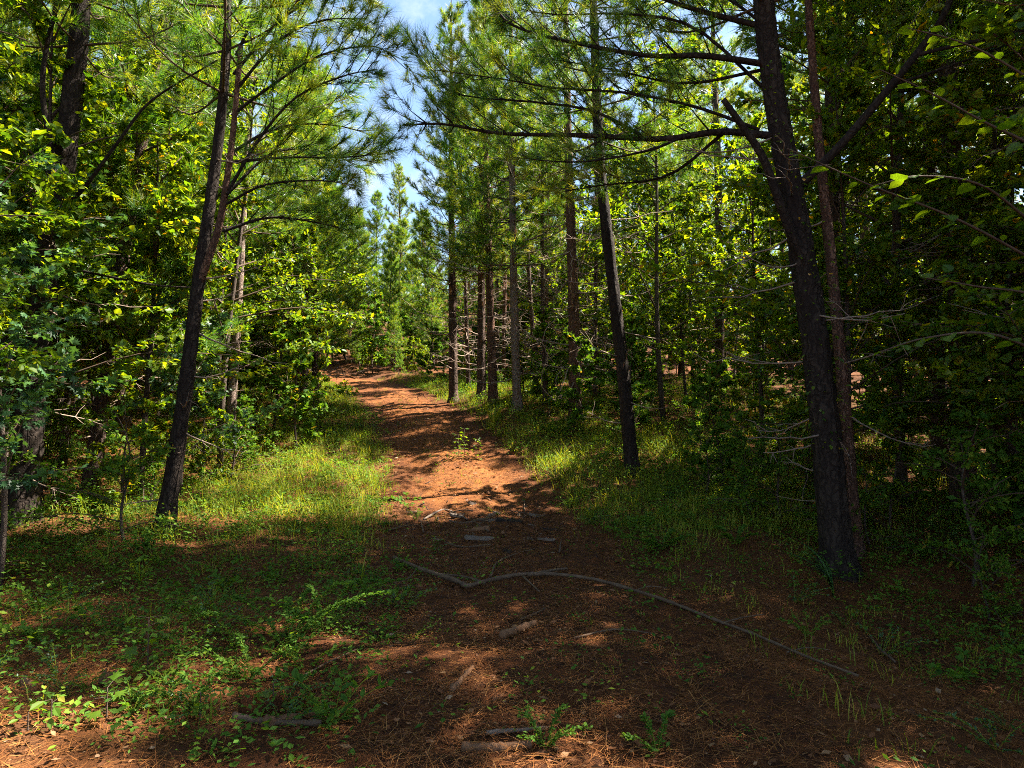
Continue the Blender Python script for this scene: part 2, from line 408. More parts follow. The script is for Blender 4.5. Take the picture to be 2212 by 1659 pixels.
def dead_limb(g, b, d, L, rg, r0=.014, twigs=3, tk=1.0):
    d = unit(np.asarray(d, float)); s = np.linspace(0, 1, 7)[:, None]
    side = unit(np.cross(d, [0, 0, 1.])) * rg.normal(0, .16) * L
    p = b + d * L * s - np.array([0, 0, 1.]) * (L * rg.uniform(.05, .32)) * s * (1 - .75 * s) * 2 + side * s ** 2 + rg.normal(0, .02 * L, (7, 3)) * s
    tube(g, p, np.linspace(r0, .0035, 7), 4, cap=False)
    for _ in range(twigs):
        i = rg.integers(2, 6); dd = unit(d + rg.normal(0, .7, 3)); l = L * rg.uniform(.15, .42)
        q = p[i] + dd * l * np.linspace(0, 1, 4)[:, None] + rg.normal(0, .06 * l, (4, 3)) * np.linspace(0, 1, 4)[:, None]
        segs(g, q[:-1], q[1:], tk * np.array([.005, .004, .003]), tk * np.array([.004, .003, .002]))
def make_pine(seed, H, cb, r, nwh, Lmax, dead=14, needw=.0105, npt=24, L=.2, browns=6, lean=.3, bark='bark', dead_lo=.12):
    rg = np.random.default_rng(seed)
    z = np.linspace(0, 1, 26); ph = rg.uniform(0, 6.28, 2); am = rg.uniform(.04, .13)
    tx = np.c_[am * np.sin(z * 5 + ph[0]) - am * np.sin(ph[0]) + lean * z ** 1.5, am * np.sin(z * 4 + ph[1]) - am * np.sin(ph[1]), z * H - .15]
    gt = G(); rad = r * (1 - z) ** .75 + .012; rad[0] *= 1.22; rad[1] *= 1.05
    tube(gt, tx, rad, 14, ridges=.05, rg=rg)
    gw = G(); gd = G(); gn = G(); tf = []
    def tr(zz): 
        s = (zz + .15) / H; return np.array([np.interp(s, z, tx[:, j]) for j in range(3)])
    for wv in range(nwh):
        f = (wv + .5) / nwh; zz = cb + (H - .5 - cb) * f
        nb = rg.integers(3, 5)
        a0 = rg.uniform(0, 6.28)
        for b in range(nb):
            a = a0 + b * 6.283 / nb + rg.normal(0, .3); l = Lmax * (1 - .78 * f) * rg.uniform(.65, 1.1) * (.7 + .3 * min(1, f * 4))
            el = math.radians(5 + 48 * f + rg.normal(0, 9)); o0 = tr(zz + rg.uniform(-.2, .2))
            d = np.array([math.cos(a) * math.cos(el), math.sin(a) * math.cos(el), math.sin(el)])
            p = np.vstack([o0, o0 + d * l * .5 - [0, 0, .04 * l], o0 + d * l + [0, 0, .16 * l]])
            bough(gw, tf, p, .010 + .012 * l / Lmax * 1.4, rg, max(4, int(4.5 * l + 3)), .22, .28 * l + .18, 3)
        tf.append((tr(min(H - .3, zz)), np.array([0, 0, 1.])))
    P = np.array([a for a, _ in tf]); D = np.array([b for _, b in tf])
    needles(gn, P, D, npt, L, needw, rg)
    gb = G(); bp = []
    for _ in range(dead):
        zz = rg.uniform(dead_lo * cb + .6, cb + .8); a = rg.uniform(0, 6.28); el = rg.uniform(-.25, .5)
        d = np.array([math.cos(a) * math.cos(el), math.sin(a) * math.cos(el), math.sin(el)]); l = rg.uniform(.5, 1.9)
        dead_limb(gd, tr(zz), d, l, rg, .013, rg.integers(2, 5))
        if rg.random() < browns / max(1, dead): bp.append((tr(zz) + d * l * rg.uniform(.4, .9), np.array([d[0], d[1], -.8])))
    parts = [('trunk', gt.mesh('pine_trunk', M[bark], True), None), ('crown', gn.mesh('pine_crown', M['needle']), 'stuff'),
             ('limb_framework', gw.mesh('pine_limbs', M['twig'], True), 'stuff')]
    if dead: parts.append(('dead_limb_framework', gd.mesh('pine_dead_limbs', M['dead'], True), 'stuff'))
    if bp:
        needles(gb, np.array([a for a, _ in bp]), np.array([b for _, b in bp]), 60, .2, .003, rg, (5, 60), .25)
        parts.append(('hung_straw', gb.mesh('hung_straw', M['brown_needle']), 'stuff'))
    return parts
STAND = [make_pine(11, 14.5, 5.4, .125, 15, 2.4, 34, bark='bark'), make_pine(12, 15.5, 6.0, .135, 15, 2.6, 30, bark='bark_red')]
EDGE = [make_pine(21, 12.5, 1.3, .12, 22, 2.6, 8, lean=.5), make_pine(22, 11.0, 1.8, .105, 19, 2.4, 10, lean=.3)]
YOUNG = [make_pine(31, 8.0, .5, .075, 17, 2.0, 0, browns=0)]

# ------------------------------------------------------------------ hardwood saplings, shrubs
def make_hardwood(seed, H, r, nl, nleaf, size, shape, start=.2, spread=.38, bark='bark_smooth', flat=.45, mat='leaf', lean=.25, tmean=.5):
    rg = np.random.default_rng(seed); z = np.linspace(0, 1, 12)
    a0 = rg.uniform(0, 6.28)
    tx = np.c_[lean * z ** 1.4 * math.cos(a0) + .05 * np.sin(z * 6), lean * z ** 1.4 * math.sin(a0) + .05 * np.cos(z * 5) - .05, z * H - .1]
    gt = G(); tube(gt, tx, r * (1 - z) ** .8 + .004, 7)
    gw = G(); gl = G(); ends = []
    for i in range(nl):
        s = start + (1 - start) * (i + rg.random()) / nl * .98
        o0 = np.array([np.interp(s, z, tx[:, j]) for j in range(3)])
        a = rg.uniform(0, 6.28); l = H * spread * (1.05 - .65 * s) * rg.uniform(.6, 1.15); el = rg.uniform(.0, .75) + s * .3
        d = np.array([math.cos(a) * math.cos(el), math.sin(a) * math.cos(el), math.sin(el)])
        p = catmull(np.vstack([o0, o0 + d * l * .5 + [0, 0, .05 * l], o0 + d * l - [0, 0, .08 * l]]), 7)
        tube(gw, p, np.linspace(max(.006, r * .3), .003, 7), 4, cap=False)
        for j in range(max(3, int(l * 4.5))):
            q = rg.uniform(.2, 1); i0 = int(q * 6); b = p[i0]
            d2 = unit(d * rg.uniform(.3, .9) + np.r_[rg.normal(0, .6, 2), rg.normal(.05, .22)]); l2 = l * rg.uniform(.18, .42)
            e = b + d2 * l2 - [0, 0, .06 * l2]
            ends.append((b, e))
    B = np.array([b for b, _ in ends]); E = np.array([e for _, e in ends]); m = len(B)
    segs(gw, B, E, .005, .002)
    k = max(1, nleaf // m); idx = np.repeat(np.arange(m), k); N = len(idx)
    s = rg.uniform(.15, 1.05, N)[:, None]; P = B[idx] + (E - B)[idx] * s + rg.normal(0, .025, (N, 3))
    out = unit((E - B)[idx]) + rg.normal(0, .7, (N, 3)); out[:, 2] -= .25
    nn = np.array([0, 0, 1.]) + rg.normal(0, flat, (N, 3))
    tint = np.clip(rg.normal(tmean, .22, N), 0, 1); tint[rg.random(N) < .012] = 1.0
    leaves(gl, P, out, nn, size * np.clip(rg.lognormal(-.12, .33, N), .4, 1.7), shape, tint)
    return [('trunk', gt.mesh('sapling_trunk', M[bark], True), None), ('limb_framework', gw.mesh('sapling_limbs', M['twig'], True), 'stuff'),
            ('crown', gl.mesh('sapling_crown', M[mat]), 'stuff')]
HARD = [make_hardwood(41, 6.5, .045, 34, 9000, .074, 'heart'), make_hardwood(42, 5.2, .036, 30, 9000, .07, 'oval'),
        make_hardwood(43, 7.5, .055, 38, 12000, .078, 'oval', .2), make_hardwood(44, 4.2, .028, 26, 4200, .078, 'star', mat='leaf')]
SHRUB = [make_hardwood(51, 1.7, .016, 18, 2200, .07, 'oval', .05, .55, mat='leaf', lean=.15), make_hardwood(52, 2.4, .02, 22, 2600, .075, 'heart', .08, .45, mat='cover', lean=.2),
         make_hardwood(53, 1.2, .012, 16, 1900, .05, 'small', .03, .7, mat='cover', lean=.1)]

# --- named trunks of the photograph -------------------------------------------------------------
def named_pine(px, Y, r, H, label, bark, seed, crown=True, top_r=.02, k=20, cb=6, Lmax=2.2, nwh=6, nw=.009, tp=.7):
    """trunk through photo points; Y metres away. Returns (root, trunk function, base)"""
    rg = np.random.default_rng(seed)
    pts = [at(u, v, Y) for (u, v) in px]
    base = pts[0].copy(); base[2] = hz(base[0], base[1])
    pts[0] = base - [0, 0, .12]
    d = unit(pts[-1] - pts[-2]) * np.array([.6, .6, 1])
    while pts[-1][2] < base[2] + H: pts.append(pts[-1] + d * 1.5); d = unit(d * np.array([.8, .8, 1]))
    p = catmull(np.array(pts) - base, 200); zz = p[:, 2]; s = np.clip(zz / H, 0, 1)
    rad = r * (1 - s) ** tp + top_r * .5; rad *= 1 + .55 * np.exp(-np.maximum(zz, 0) / .16)
    root = thing('pine_tree', base, label, 'tree')
    gt = G(); tube(gt, p, rad, k, ridges=.09, rg=rg, rough=.035)
    obj('trunk', gt.mesh('trunk', M[bark], True), root)
    def tr(z_): return np.array([np.interp(z_, zz, p[:, j]) for j in range(3)])
    if crown:
        gw = G(); gn = G(); tf = []
        for wv in range(nwh):
            f = (wv + .5) / nwh; h = cb + (H - .5 - cb) * f; a0 = rg.uniform(0, 6.28)
            for b in range(4):
                a = a0 + b * 1.571 + rg.normal(0, .3); l = Lmax * (1 - .75 * f) * rg.uniform(.65, 1.1); el = math.radians(8 + 45 * f)
                o0 = tr(h); dd = np.array([math.cos(a) * math.cos(el), math.sin(a) * math.cos(el), math.sin(el)])
                bough(gw, tf, np.vstack([o0, o0 + dd * l * .5 - [0, 0, .04 * l], o0 + dd * l + [0, 0, .15 * l]]), .02, rg, max(4, int(4.5 * l + 3)), .22, .28 * l + .18, 3)
        needles(gn, np.array([a for a, _ in tf]), np.array([b for _, b in tf]), 24, .2, nw, rg)
        obj('limb_framework', gw.mesh('limbs', M['twig'], True), root, 'stuff'); obj('crown', gn.mesh('crown', M['needle']), root, 'stuff')
    return root, tr, base
def add_bough(root, base, pts, r0, seed, n_tw=16, start=.25, tw=.7, npt=34, L=.19, w=.0042, name='branch', nm='needle', ntuft=2):
    rg = np.random.default_rng(seed); gw = G(); gn = G(); tf = []
    bough(gw, tf, np.array(pts) - base, r0, rg, n_tw, start, tw, ntuft, k=7)
    needles(gn, np.array([a for a, _ in tf]), np.array([b for _, b in tf]), int(npt * 1.35), L, w, rg, (8, 72), .09)
    b = obj(name, gw.mesh('branch', M['bark_dark'], True), root)
    obj('needle_spray', gn.mesh('needle_spray', M[nm]), b, 'stuff'); return b
def add_stub(root, base, pts, r0, r1, name='branch', m='bark_dark', k=8):
    g = G(); p = catmull(np.array(pts) - base, len(pts) * 4); tube(g, p, np.linspace(r0, r1, len(p)), k)
    return obj(name, g.mesh('limb', M[m], True), root)
def add_dead(root, tr, n, z0, z1, seed, lmin=.5, lmax=1.6, arc=None, m='dead', r_=.012):
    rg = np.random.default_rng(seed)
    for i in range(n):
        z = z0 + (z1 - z0) * (i + rg.random()) / n; a = rg.uniform(0, 6.28) if arc is None else rg.uniform(*arc)
        g = G(); el = rg.uniform(-.3, .45); d = np.array([math.cos(a) * math.cos(el), math.sin(a) * math.cos(el), math.sin(el)])
        dead_limb(g, tr(z), d, rg.uniform(lmin, lmax), rg, r_, rg.integers(3, 7), r_ / .012)
        obj('dead_branch', g.mesh('dead_branch', M[m], True), root)

def hang_straw(root, tr, n, z0, z1, seed):
    rg = np.random.default_rng(seed); P = []; D = []
    for i in range(n):
        a = rg.uniform(0, 6.283); l = rg.uniform(.4, 1.4); P.append(tr(rg.uniform(z0, z1)) + np.array([math.cos(a) * l, math.sin(a) * l, rg.uniform(-.1, .1)])); D.append([rg.normal(0, .3), rg.normal(0, .3), -1])
    g = G(); needles(g, np.repeat(np.array(P), 3, 0) + rg.normal(0, .09, (n * 3, 3)), np.repeat(np.array(D), 3, 0), 26, .19, .005, rg, (4, 48), .1)
    obj('hung_straw', g.mesh('hung_straw', M['brown_needle']), root, 'stuff')
# R1: the big dark pine on the right with its long limbs over the path
R1, tr1, b1 = named_pine([(1812, 1240), (1785, 950), (1748, 650), (1712, 430), (1675, 220), (1655, 60)], 7.0, .138, 13,
    'big black-barked pine reaching long bare limbs over the path, strap-leaved plant at its foot', 'bark_dark', 101, cb=5.6, Lmax=2.0, nwh=11, nw=.006, k=28)
add_bough(R1, b1, [at(1690, 296, 7.0), at(1560, 284, 7.0), at(1430, 300, 7.1), at(1260, 292, 7.3), at(1080, 288, 7.5), at(960, 268, 7.7), at(870, 270, 7.9)], .042, 201, 26, .22, .85, 40, .20)
add_bough(R1, b1, [at(1480, 292, 7.05), at(1400, 325, 7.0), at(1250, 350, 7.1), at(1110, 340, 7.3)], .018, 202, 12, .3, .6, 30)
add_bough(R1, b1, [at(1665, 140, 7.0), at(1520, 120, 6.9), at(1400, 120, 6.9), at(1240, 92, 7.0), at(1120, 60, 7.1), at(1060, 15, 7.2)], .036, 203, 24, .2, .85, 40, .2)
add_bough(R1, b1, [at(1660, 60, 7.0), at(1500, 20, 7.2), at(1350, -30, 7.4), at(1180, -60, 7.6)], .034, 204, 20, .2, .85, 34, .2)
for q, pts in enumerate([[(1640, 280), (1500, 230), (1350, 200), (1200, 190), (1080, 170), (930, 150)], [(1660, 200), (1500, 60), (1350, 30), (1180, 30), (1020, -10)],
        [(1400, 300), (1280, 240), (1150, 220), (980, 200), (900, 120)], [(1650, 150), (1480, 180), (1320, 150), (1150, 120)], [(1660, 60), (1560, -10), (1440, -60), (1300, -90)],
        [(1560, 290), (1440, 380), (1300, 400), (1180, 420)]]):
    add_bough(R1, b1, [at(u, v, 7.05 + .4 * q * (i / 4)) for i, (u, v) in enumerate(pts)], .02, 240 + q, 22, .2, .75, 36, .2)
add_stub(R1, b1, [at(1770, 640, 7.0), at(1700, 480, 6.85), at(1650, 345, 6.75), at(1605, 275, 6.7), at(1562, 214, 6.65)], .055, .03)
add_stub(R1, b1, [at(1722, 405, 7.0), at(1810, 320, 6.9), at(1900, 215, 6.8), at(1985, 110, 6.75), at(2040, 30, 6.7), at(2070, -60, 6.7)], .05, .03)
add_stub(R1, b1, [at(1975, 120, 6.76), at(2080, 95, 6.6), at(2230, 62, 6.5)], .022, .014)
add_stub(R1, b1, [at(1925, 185, 6.8), at(2060, 140, 6.9), at(2180, 95, 7.0)], .016, .008)
add_dead(R1, tr1, 16, .6, 4.6, 301, .5, 1.5)
rv = np.random.default_rng(88); N = 620; zc = rv.uniform(1.2, 5.2, N); cc = np.array([tr1(z) for z in zc]); aa = rv.uniform(0, 6.283, N); ro = .12 + rv.exponential(.13, N)
gv = G(); leaves(gv, cc + np.c_[np.cos(aa) * ro, np.sin(aa) * ro, 0 * aa], np.c_[np.cos(aa), np.sin(aa), rv.normal(-.4, .4, N)], np.c_[np.cos(aa) * .5, np.sin(aa) * .5, np.ones(N)] + rv.normal(0, .4, (N, 3)), rv.uniform(.03, .065, N), 'oval', np.clip(rv.normal(.5, .25, N), 0, 1))
obj('climbing_vine', gv.mesh('climbing_vine', M['leaf']), R1, 'stuff')
# companion stem beside it
g_ = named_pine([(1850, 1205), (1822, 850), (1795, 560), (1768, 300), (1750, 60)], 7.35, .062, 9, 'slim red-barked pine stem growing against the big black pine', 'bark_red', 102, cb=6.2, Lmax=1.2, nwh=4, k=14)
add_dead(g_[0], g_[1], 7, .6, 3.6, 302, .4, 1.1)
# R2
g_ = named_pine([(1368, 1030), (1345, 800), (1318, 560), (1298, 380), (1288, 190)], 11.9, .11, 14, 'dark slender pine at the right verge between the red path and the black pine', 'bark_dark', 103, cb=5.6, Lmax=2.2, nwh=13)
add_dead(g_[0], g_[1], 14, .8, 6.5, 303, .6, 1.7)
# R3..R7, the row of pines right of the path
for j, (px, Y, r, lab, bk, nd) in enumerate([
    ([(1243, 905), (1240, 700), (1234, 520), (1228, 340)], 16.2, .14, 'stout pine wrapped in curling pale dead vines right of the path', 'bark_red', 34),
    ([(1118, 905), (1112, 700), (1108, 520), (1106, 350)], 17.4, .105, 'straight pale-barked pine standing alone at the right edge of the path', 'bark_pale', 16),
    ([(1066, 868), (1060, 700), (1055, 520), (1050, 360)], 18.8, .115, 'red-brown pine just left of the pale straight pine', 'bark_red', 14),
    ([(1040, 858), (1040, 700), (1040, 540), (1040, 380)], 20.2, .12, 'dark pine half hidden behind the red-brown pine', 'bark', 14),
    ([(980, 842), (978, 700), (976, 560), (975, 420)], 20.6, .125, 'reddish pine nearest the bend at the far right verge', 'bark', 14)]):
    b = on_ground(*px[0]); Yb = Y
    g_ = named_pine(px, Yb, r, 12.5, lab, bk, 110 + j, cb=5.6 if j == 0 else 3.4, Lmax=1.3 if j == 0 else 2.0, nwh=7 if j == 0 else 15)
    if j == 0:
        rv = np.random.default_rng(61)
        for q in range(11):
            a = rv.uniform(2.2, 5.6); h0 = rv.uniform(.2, 3.2); R_ = rv.uniform(.35, .8); t = np.linspace(0, rv.uniform(1.6, 3.6), 16)[:, None]
            d_ = np.array([math.cos(a), math.sin(a), 0]); sg_ = rv.choice([-1, 1])
            pv = g_[1](h0) + d_ * R_ * np.sin(t) * 1.2 + np.array([0, 0, 1.]) * R_ * (1 - np.cos(t)) * sg_ + rv.normal(0, .015, (16, 3))
            gv = G(); tube(gv, pv, np.linspace(.014, .007, 16), 5); obj('dead_vine', gv.mesh('dead_vine', M['dead'], True), g_[0])
    add_dead(g_[0], g_[1], int(nd * 1.7), .8, 6.2, 310 + j, .7, 2.1, r_=.019); hang_straw(g_[0], g_[1], 9, 3.0, 6.5, 410 + j)
# L1, L2, L3
L1, trl1, bl1 = named_pine([(45, 1095), (78, 760), (118, 480), (150, 260), (170, 80), (178, -40)], 8.3, .15, 13, 'thick black trunk with two forking side limbs on the left verge', 'bark_dark', 121, cb=5.6, Lmax=2.0, nwh=11, nw=.006, k=26)
add_stub(L1, bl1, [at(128, 470, 8.3), at(112, 330, 8.1), at(92, 200, 8.0), at(105, 80, 7.95), at(140, -30, 7.9)], .04, .02)
add_stub(L1, bl1, [at(140, 450, 8.3), at(190, 395, 8.1), at(260, 300, 8.0), at(330, 215, 8.0), at(470, 130, 8.0)], .028, .009)
add_stub(L1, bl1, [at(110, 530, 8.3), at(60, 490, 8.2), at(0, 430, 8.1), at(-60, 380, 8.0)], .03, .012)
add_stub(L1, bl1, [at(105, 570, 8.3), at(200, 590, 8.2), at(330, 615, 8.3), at(430, 622, 8.6)], .02, .006)
add_dead(L1, trl1, 14, .4, 4.5, 321, .4, 1.3)
L2, trl2, bl2 = named_pine([(352, 1160), (395, 880), (425, 640), (448, 480), (472, 300), (488, 130), (492, 0)], 8.1, .088, 12.5, 'dark trunk leaning toward the path on the grassy left verge', 'bark_dark', 122, cb=5.0, Lmax=2.2, nwh=13, nw=.006, tp=1.25, k=22)
add_stub(L2, bl2, [at(428, 620, 8.1), at(470, 500, 8.0), at(490, 390, 7.95), at(505, 270, 7.9), at(520, 100, 7.9)], .05, .03, m='bark_red')
add_bough(L2, bl2, [at(495, 410, 7.95), at(560, 300, 7.85), at(640, 210, 7.8), at(740, 165, 7.8), at(810, 150, 7.8)], .022, 221, 18, .25, .7, 40, .2)
add_bough(L2, bl2, [at(500, 330, 7.95), at(600, 275, 8.1), at(720, 270, 8.3), at(830, 300, 8.4)], .02, 222, 18, .2, .7, 40, .2)
add_bough(L2, bl2, [at(490, 440, 7.95), at(570, 400, 7.8), at(680, 390, 7.7), at(770, 400, 7.7)], .018, 223, 14, .25, .65, 36, .2)
add_bough(L2, bl2, [at(505, 200, 7.9), at(600, 90, 7.9), at(690, 45, 7.9), at(790, 40, 7.9)], .02, 224, 18, .2, .7, 40, .2)
add_bough(L2, bl2, [at(510, 120, 7.9), at(570, 0, 7.9), at(650, -60, 7.9)], .02, 225, 14, .2, .7, 40, .2)
for q, pts in enumerate([[(500, 250), (580, 190), (690, 120), (800, 100), (850, 120)], [(500, 350), (620, 340), (740, 340), (840, 330)], [(480, 500), (580, 470), (680, 480), (760, 500)],
        [(505, 160), (610, 40), (720, -20), (800, -20)], [(490, 420), (590, 330), (700, 330), (800, 370)]]):
    add_bough(L2, bl2, [at(u, v, 7.9 + .25 * q * (i / 3)) for i, (u, v) in enumerate(pts)], .02, 230 + q, 20, .2, .75, 40, .2)
add_dead(L2, trl2, 12, .3, 4.5, 322, .4, 1.2)
g_ = named_pine([(495, 945), (512, 700), (526, 450), (538, 250)], 14.6, .088, 13, 'slim pale trunk standing in the sunlit grass behind the leaning one', 'bark_pale', 123, cb=4.2, Lmax=2.2, nwh=14, k=14)
add_dead(g_[0], g_[1], 12, .5, 5, 323, .5, 1.5)
named_xy = [(b[0], b[1]) for b in (b1, bl1, bl2)]

# ------------------------------------------------------------------ the stand behind
taken = []
def free(x, y, d):
    for (a, b, r) in taken:
        if (a - x) ** 2 + (b - y) ** 2 < max(d, r) ** 2 * .98: return False
    return True
for o in list(COL.objects):
    if o.parent is None and o.get('category') == 'tree': taken.append((o.location.x, o.location.y, 1.6))
def in_view_near(x, y): return y > 0 and abs(x) < .80 * y + .3
# sunlit spots on the ground: the stand has openings toward the sun above these
SPOTS = [(-1.6, 12.2, 1.5), (-3.2, 11.3, 1.3), (-3.3, 19.5, 1.7), (-.4, 10.3, 1.0), (-5.3, 25, 2.0), (2.2, 9.3, .6)]
sx, sy, szz = SUNV
def blocks_sun(x, y, r_crown, zlo, zhi):
    for (px, py, pr) in SPOTS:
        gz = hz(px, py)
        for t in np.arange(1.0, 18, .7):
            zc = gz + szz * t
            if zc < hz(x, y) + zlo or zc > hz(x, y) + zhi: continue
            if math.hypot(px + sx * t - x, py + sy * t - y) < r_crown + pr * .5: return True
    return False
GAPS = [(-6.5, 31, 2.2), (-5.0, 28.5, 1.6), (-8.5, 33.5, 2.2), (-1.3, 12.2, 1.2), (-3.0, 12.0, 1.3), (-3.4, 19.5, 1.3), (-6, 16, 1.2), (-3.5, 24, 1.2)]  # tree-free corridors toward the sun, cut so these places are lit
OPEN = [(6.6, 17.4, 1.4), (8.0, 20.2, 1.4), (10.6, 15.0, 1.2), (5.3, 16.5, 1.2), (-5.7, 31.6, 1.0), (-7.4, 33.8, 1.0), (6.5, 7.6, .9), (3.5, 17.5, 1.0)]   # patches kept free of trees so sun reaches the path and verges
def in_gap(x, y):
    for (gx, gy, w) in OPEN:
        if math.hypot(x - gx, y - gy) < w: return True
    hx, hy = math.sin(SUN_AZ), math.cos(SUN_AZ)
    for (gx, gy, w) in GAPS:
        ax = (x - gx) * hx + (y - gy) * hy; ac = abs((x - gx) * hy - (y - gy) * hx)
        if 1.2 < ax < 9.5 and ac < w: return True
    return False
rr = np.random.default_rng(77)
def zone(x, y):
    d = abs(float(pathd(x, y))); left = x < float(pathx(y))
    if y > 30: return 'beyond the bend'
    if y > 23: return ('inside the bend' if left else 'outside the bend') + (' at the path edge' if d < 6 else ' deep in the wood')
    if y > 15: return ('behind the slim pale trunk' if left else 'behind the pale straight pine') + (' near the path' if d < 6.5 else ' deep in the wood')
    if y > 9.5: return ('behind the leaning trunk' if left else 'behind the dark slender pine') + (' near the path' if d < 6 else ' deep in the wood')
    return ('level with the black forked trunk' if left else 'level with the big black pine') + ' in the wood'
def try_pine(x, y, dmin, protos, label, group, rc, zlo, zhi, sc=(.85, 1.15), name='pine_tree', force=False):
    if not free(x, y, dmin) or (not force and in_gap(x, y)): return False
    if rc and blocks_sun(x, y, rc, zlo, zhi): return False
    taken.append((x, y, dmin)); pr = protos[rr.integers(len(protos))]
    if label.endswith('*'):
        z_ = zone(x, y); label = label[:-1] + z_; group = group + ' ' + z_
    place(pr, name, (x, y, hz(x, y)), rr.uniform(0, 6.28), rr.uniform(*sc), label, 'tree', group, (rr.normal(0, .03), rr.normal(0, .03))); return True
THIN = [make_pine(81, 11.5, 6.4, .075, 9, 1.4, 40, browns=14, bark='bark_red', dead_lo=.05), make_pine(82, 11, 5.8, .062, 9, 1.3, 44, browns=16, bark='bark', dead_lo=.05)]
for (u, y, k, lab) in [(1012, 22.5, 1, 'thin pine stem between the reddish pine and the dark pine'), (1088, 23.5, 0, 'thin pine stem seen behind the pale straight pine'),
      (1160, 20.5, 1, 'thin twiggy pine between the pale straight pine and the vine-wrapped pine'), (1192, 25.0, 0, 'thin twiggy pine behind the vine-wrapped pine'), (1285, 19.0, 1, 'thin twiggy pine right of the vine-wrapped pine'),
      (1178, 17.6, 1, 'slim dead-limbed pine left of the vine-wrapped pine')]:
    x = (u - 1106) / FP * y
    place(THIN[k], 'pine_tree', (x, y, hz(x, y)), rr.uniform(0, 6.28), rr.uniform(.85, 1.05), lab, 'tree', None, (rr.normal(0, .02), rr.normal(0, .02))); taken.append((x, y, 1.0))
# left edge pines with green branches to the ground
for (x, y) in [(-4.9, 14.9), (-5.5, 18.0), (-6.7, 21.2), (-7.7, 24.6), (-7.6, 13.4), (-9.3, 27.5), (-12, 30), (-8.0, 17.0), (-9.4, 20.6), (-6.5, 10.6), (-8.6, 11.2), (-7.6, 9.0), (-5.7, 19.8)]:
    try_pine(x, y, 1.6, EDGE, 'bushy green pine with branches low to the ground left of the path', 'edge pines left of the path', 0, 0, 0, (.9, 1.1), force=True)
# low-branched pines closing the view behind the right row
for (x, y) in [(-.6, 27.2), (1.4, 27.6), (3.4, 26.6), (5.4, 25.6), (2.6, 29.2), (4.8, 28.6), (.4, 29.4), (6.8, 27.4)]:
    try_pine(x, y, 1.2, EDGE, 'green low-branched pine closing the view behind the right-hand row', 'low-branched pines behind the right-hand row', 0, 0, 0, (.75, 1.0), force=True)
# far bend, young pines
for _ in range(500):
    y = rr.uniform(29.5, 44); x = rr.uniform(-17, 3)
    if abs(pathd(x, y)) < 1.9 or y < 30.5 + .1 * (x + 6): continue
    if y < 34.5: try_pine(x, y, 1.75, YOUNG, 'small bright young pine along the outside of the bend', 'small young pines outside the bend', 0, 0, 0, (.35, .62), force=True)
    else: try_pine(x, y, 2.2, YOUNG, 'bright young pine on the slope beyond the bend', 'young pines beyond the bend', 0, 0, 0, (.7, 1.15), force=True)
# pines added to shade the foreground, many unseen beyond the right frame edge
for (x, y) in [(5.7, 8.7), (7.7, 8.3), (6.7, 10.7), (4.75, 10.5), (9.2, 9.7), (8.6, 12.0), (9.8, 6.6), (7.9, 5.6), (10.6, 11.6), (8.9, 3.9), (7.0, 3.0), (5.4, 2.4), (5.35, 6.45)]:
    try_pine(x, y, 1.2, STAND, 'tall pine standing in the shade behind the big black pine', 'pines added to shade the foreground', 0, 0, 0, force=True)
# right stand
for _ in range(700):
    y = rr.uniform(-3, 42); x = rr.uniform(1, 24); d = pathd(x, y)
    if d < 4.0 + .02 * y or (y > 29 and x < 6) or (y > 16 and x > 16) or (y < 6 and x > 15): continue
    if in_view_near(x, y) and y < 9.5: continue
    if y < 3 and x < 6: continue
    try_pine(x, y, 3.1 if y < 30 else 3.2, STAND, 'tall bare-stemmed pine *', 'tall pines', 1.1, 5, 14)
# left stand
for _ in range(700):
    y = rr.uniform(-3, 42); x = rr.uniform(-24, -1); d = -pathd(x, y)
    if d < 5.0 + .05 * y or (y < 8 and x < -13): continue
    if in_view_near(x, y) and y < 9.5: continue
    if y < 3 and x > -6: continue
    try_pine(x, y, 2.9 if y < 30 else 3.2, STAND, 'tall bare-stemmed pine *', 'tall pines', 0, 5, 14)
# hardwood saplings under the pines
hw_taken = []
def hfree(x, y, d):
    return all((a - x) ** 2 + (b - y) ** 2 > d * d for (a, b) in hw_taken)
HLAB = ['heart-leaved sapling', 'oval-leaved sapling', 'tall oval-leaved young tree', 'star-leaved sapling']
for side in (-1, 1):
    for _ in range(900):
        y = rr.uniform(2, 36); d = rr.uniform(2.6, 14) * side; x = float(pathx(y)) + d
        near_ok = abs(d) > 2.9 + (.4 if y > 14 else 0)
        if not near_ok: continue
        if in_view_near(x, y) and y < 8.2: continue
        if side > 0 and 13 < y < 27 and d < 5.2: continue
        if (y < 10.8 and -4.6 < x < 0) or (y < 12.5 and 0 < x < 3.4) or (y < 5.5 and abs(x) < .8 * y + 1.6): continue
        if in_gap(x, y): continue
        if not hfree(x, y, 1.55 if side < 0 else 1.35): continue
        k = rr.integers(len(HARD))
        if side > 0 and blocks_sun(x, y, .9, 1.5, 6): continue
        hw_taken.append((x, y))
        place(HARD[k], 'sapling', (x, y, hz(x, y)), rr.uniform(0, 6.28), rr.uniform(.75, 1.2),
              HLAB[k] + ' ' + zone(x, y), 'tree',
              HLAB[k] + 's ' + zone(x, y), (rr.normal(0, .06), rr.normal(0, .06)))
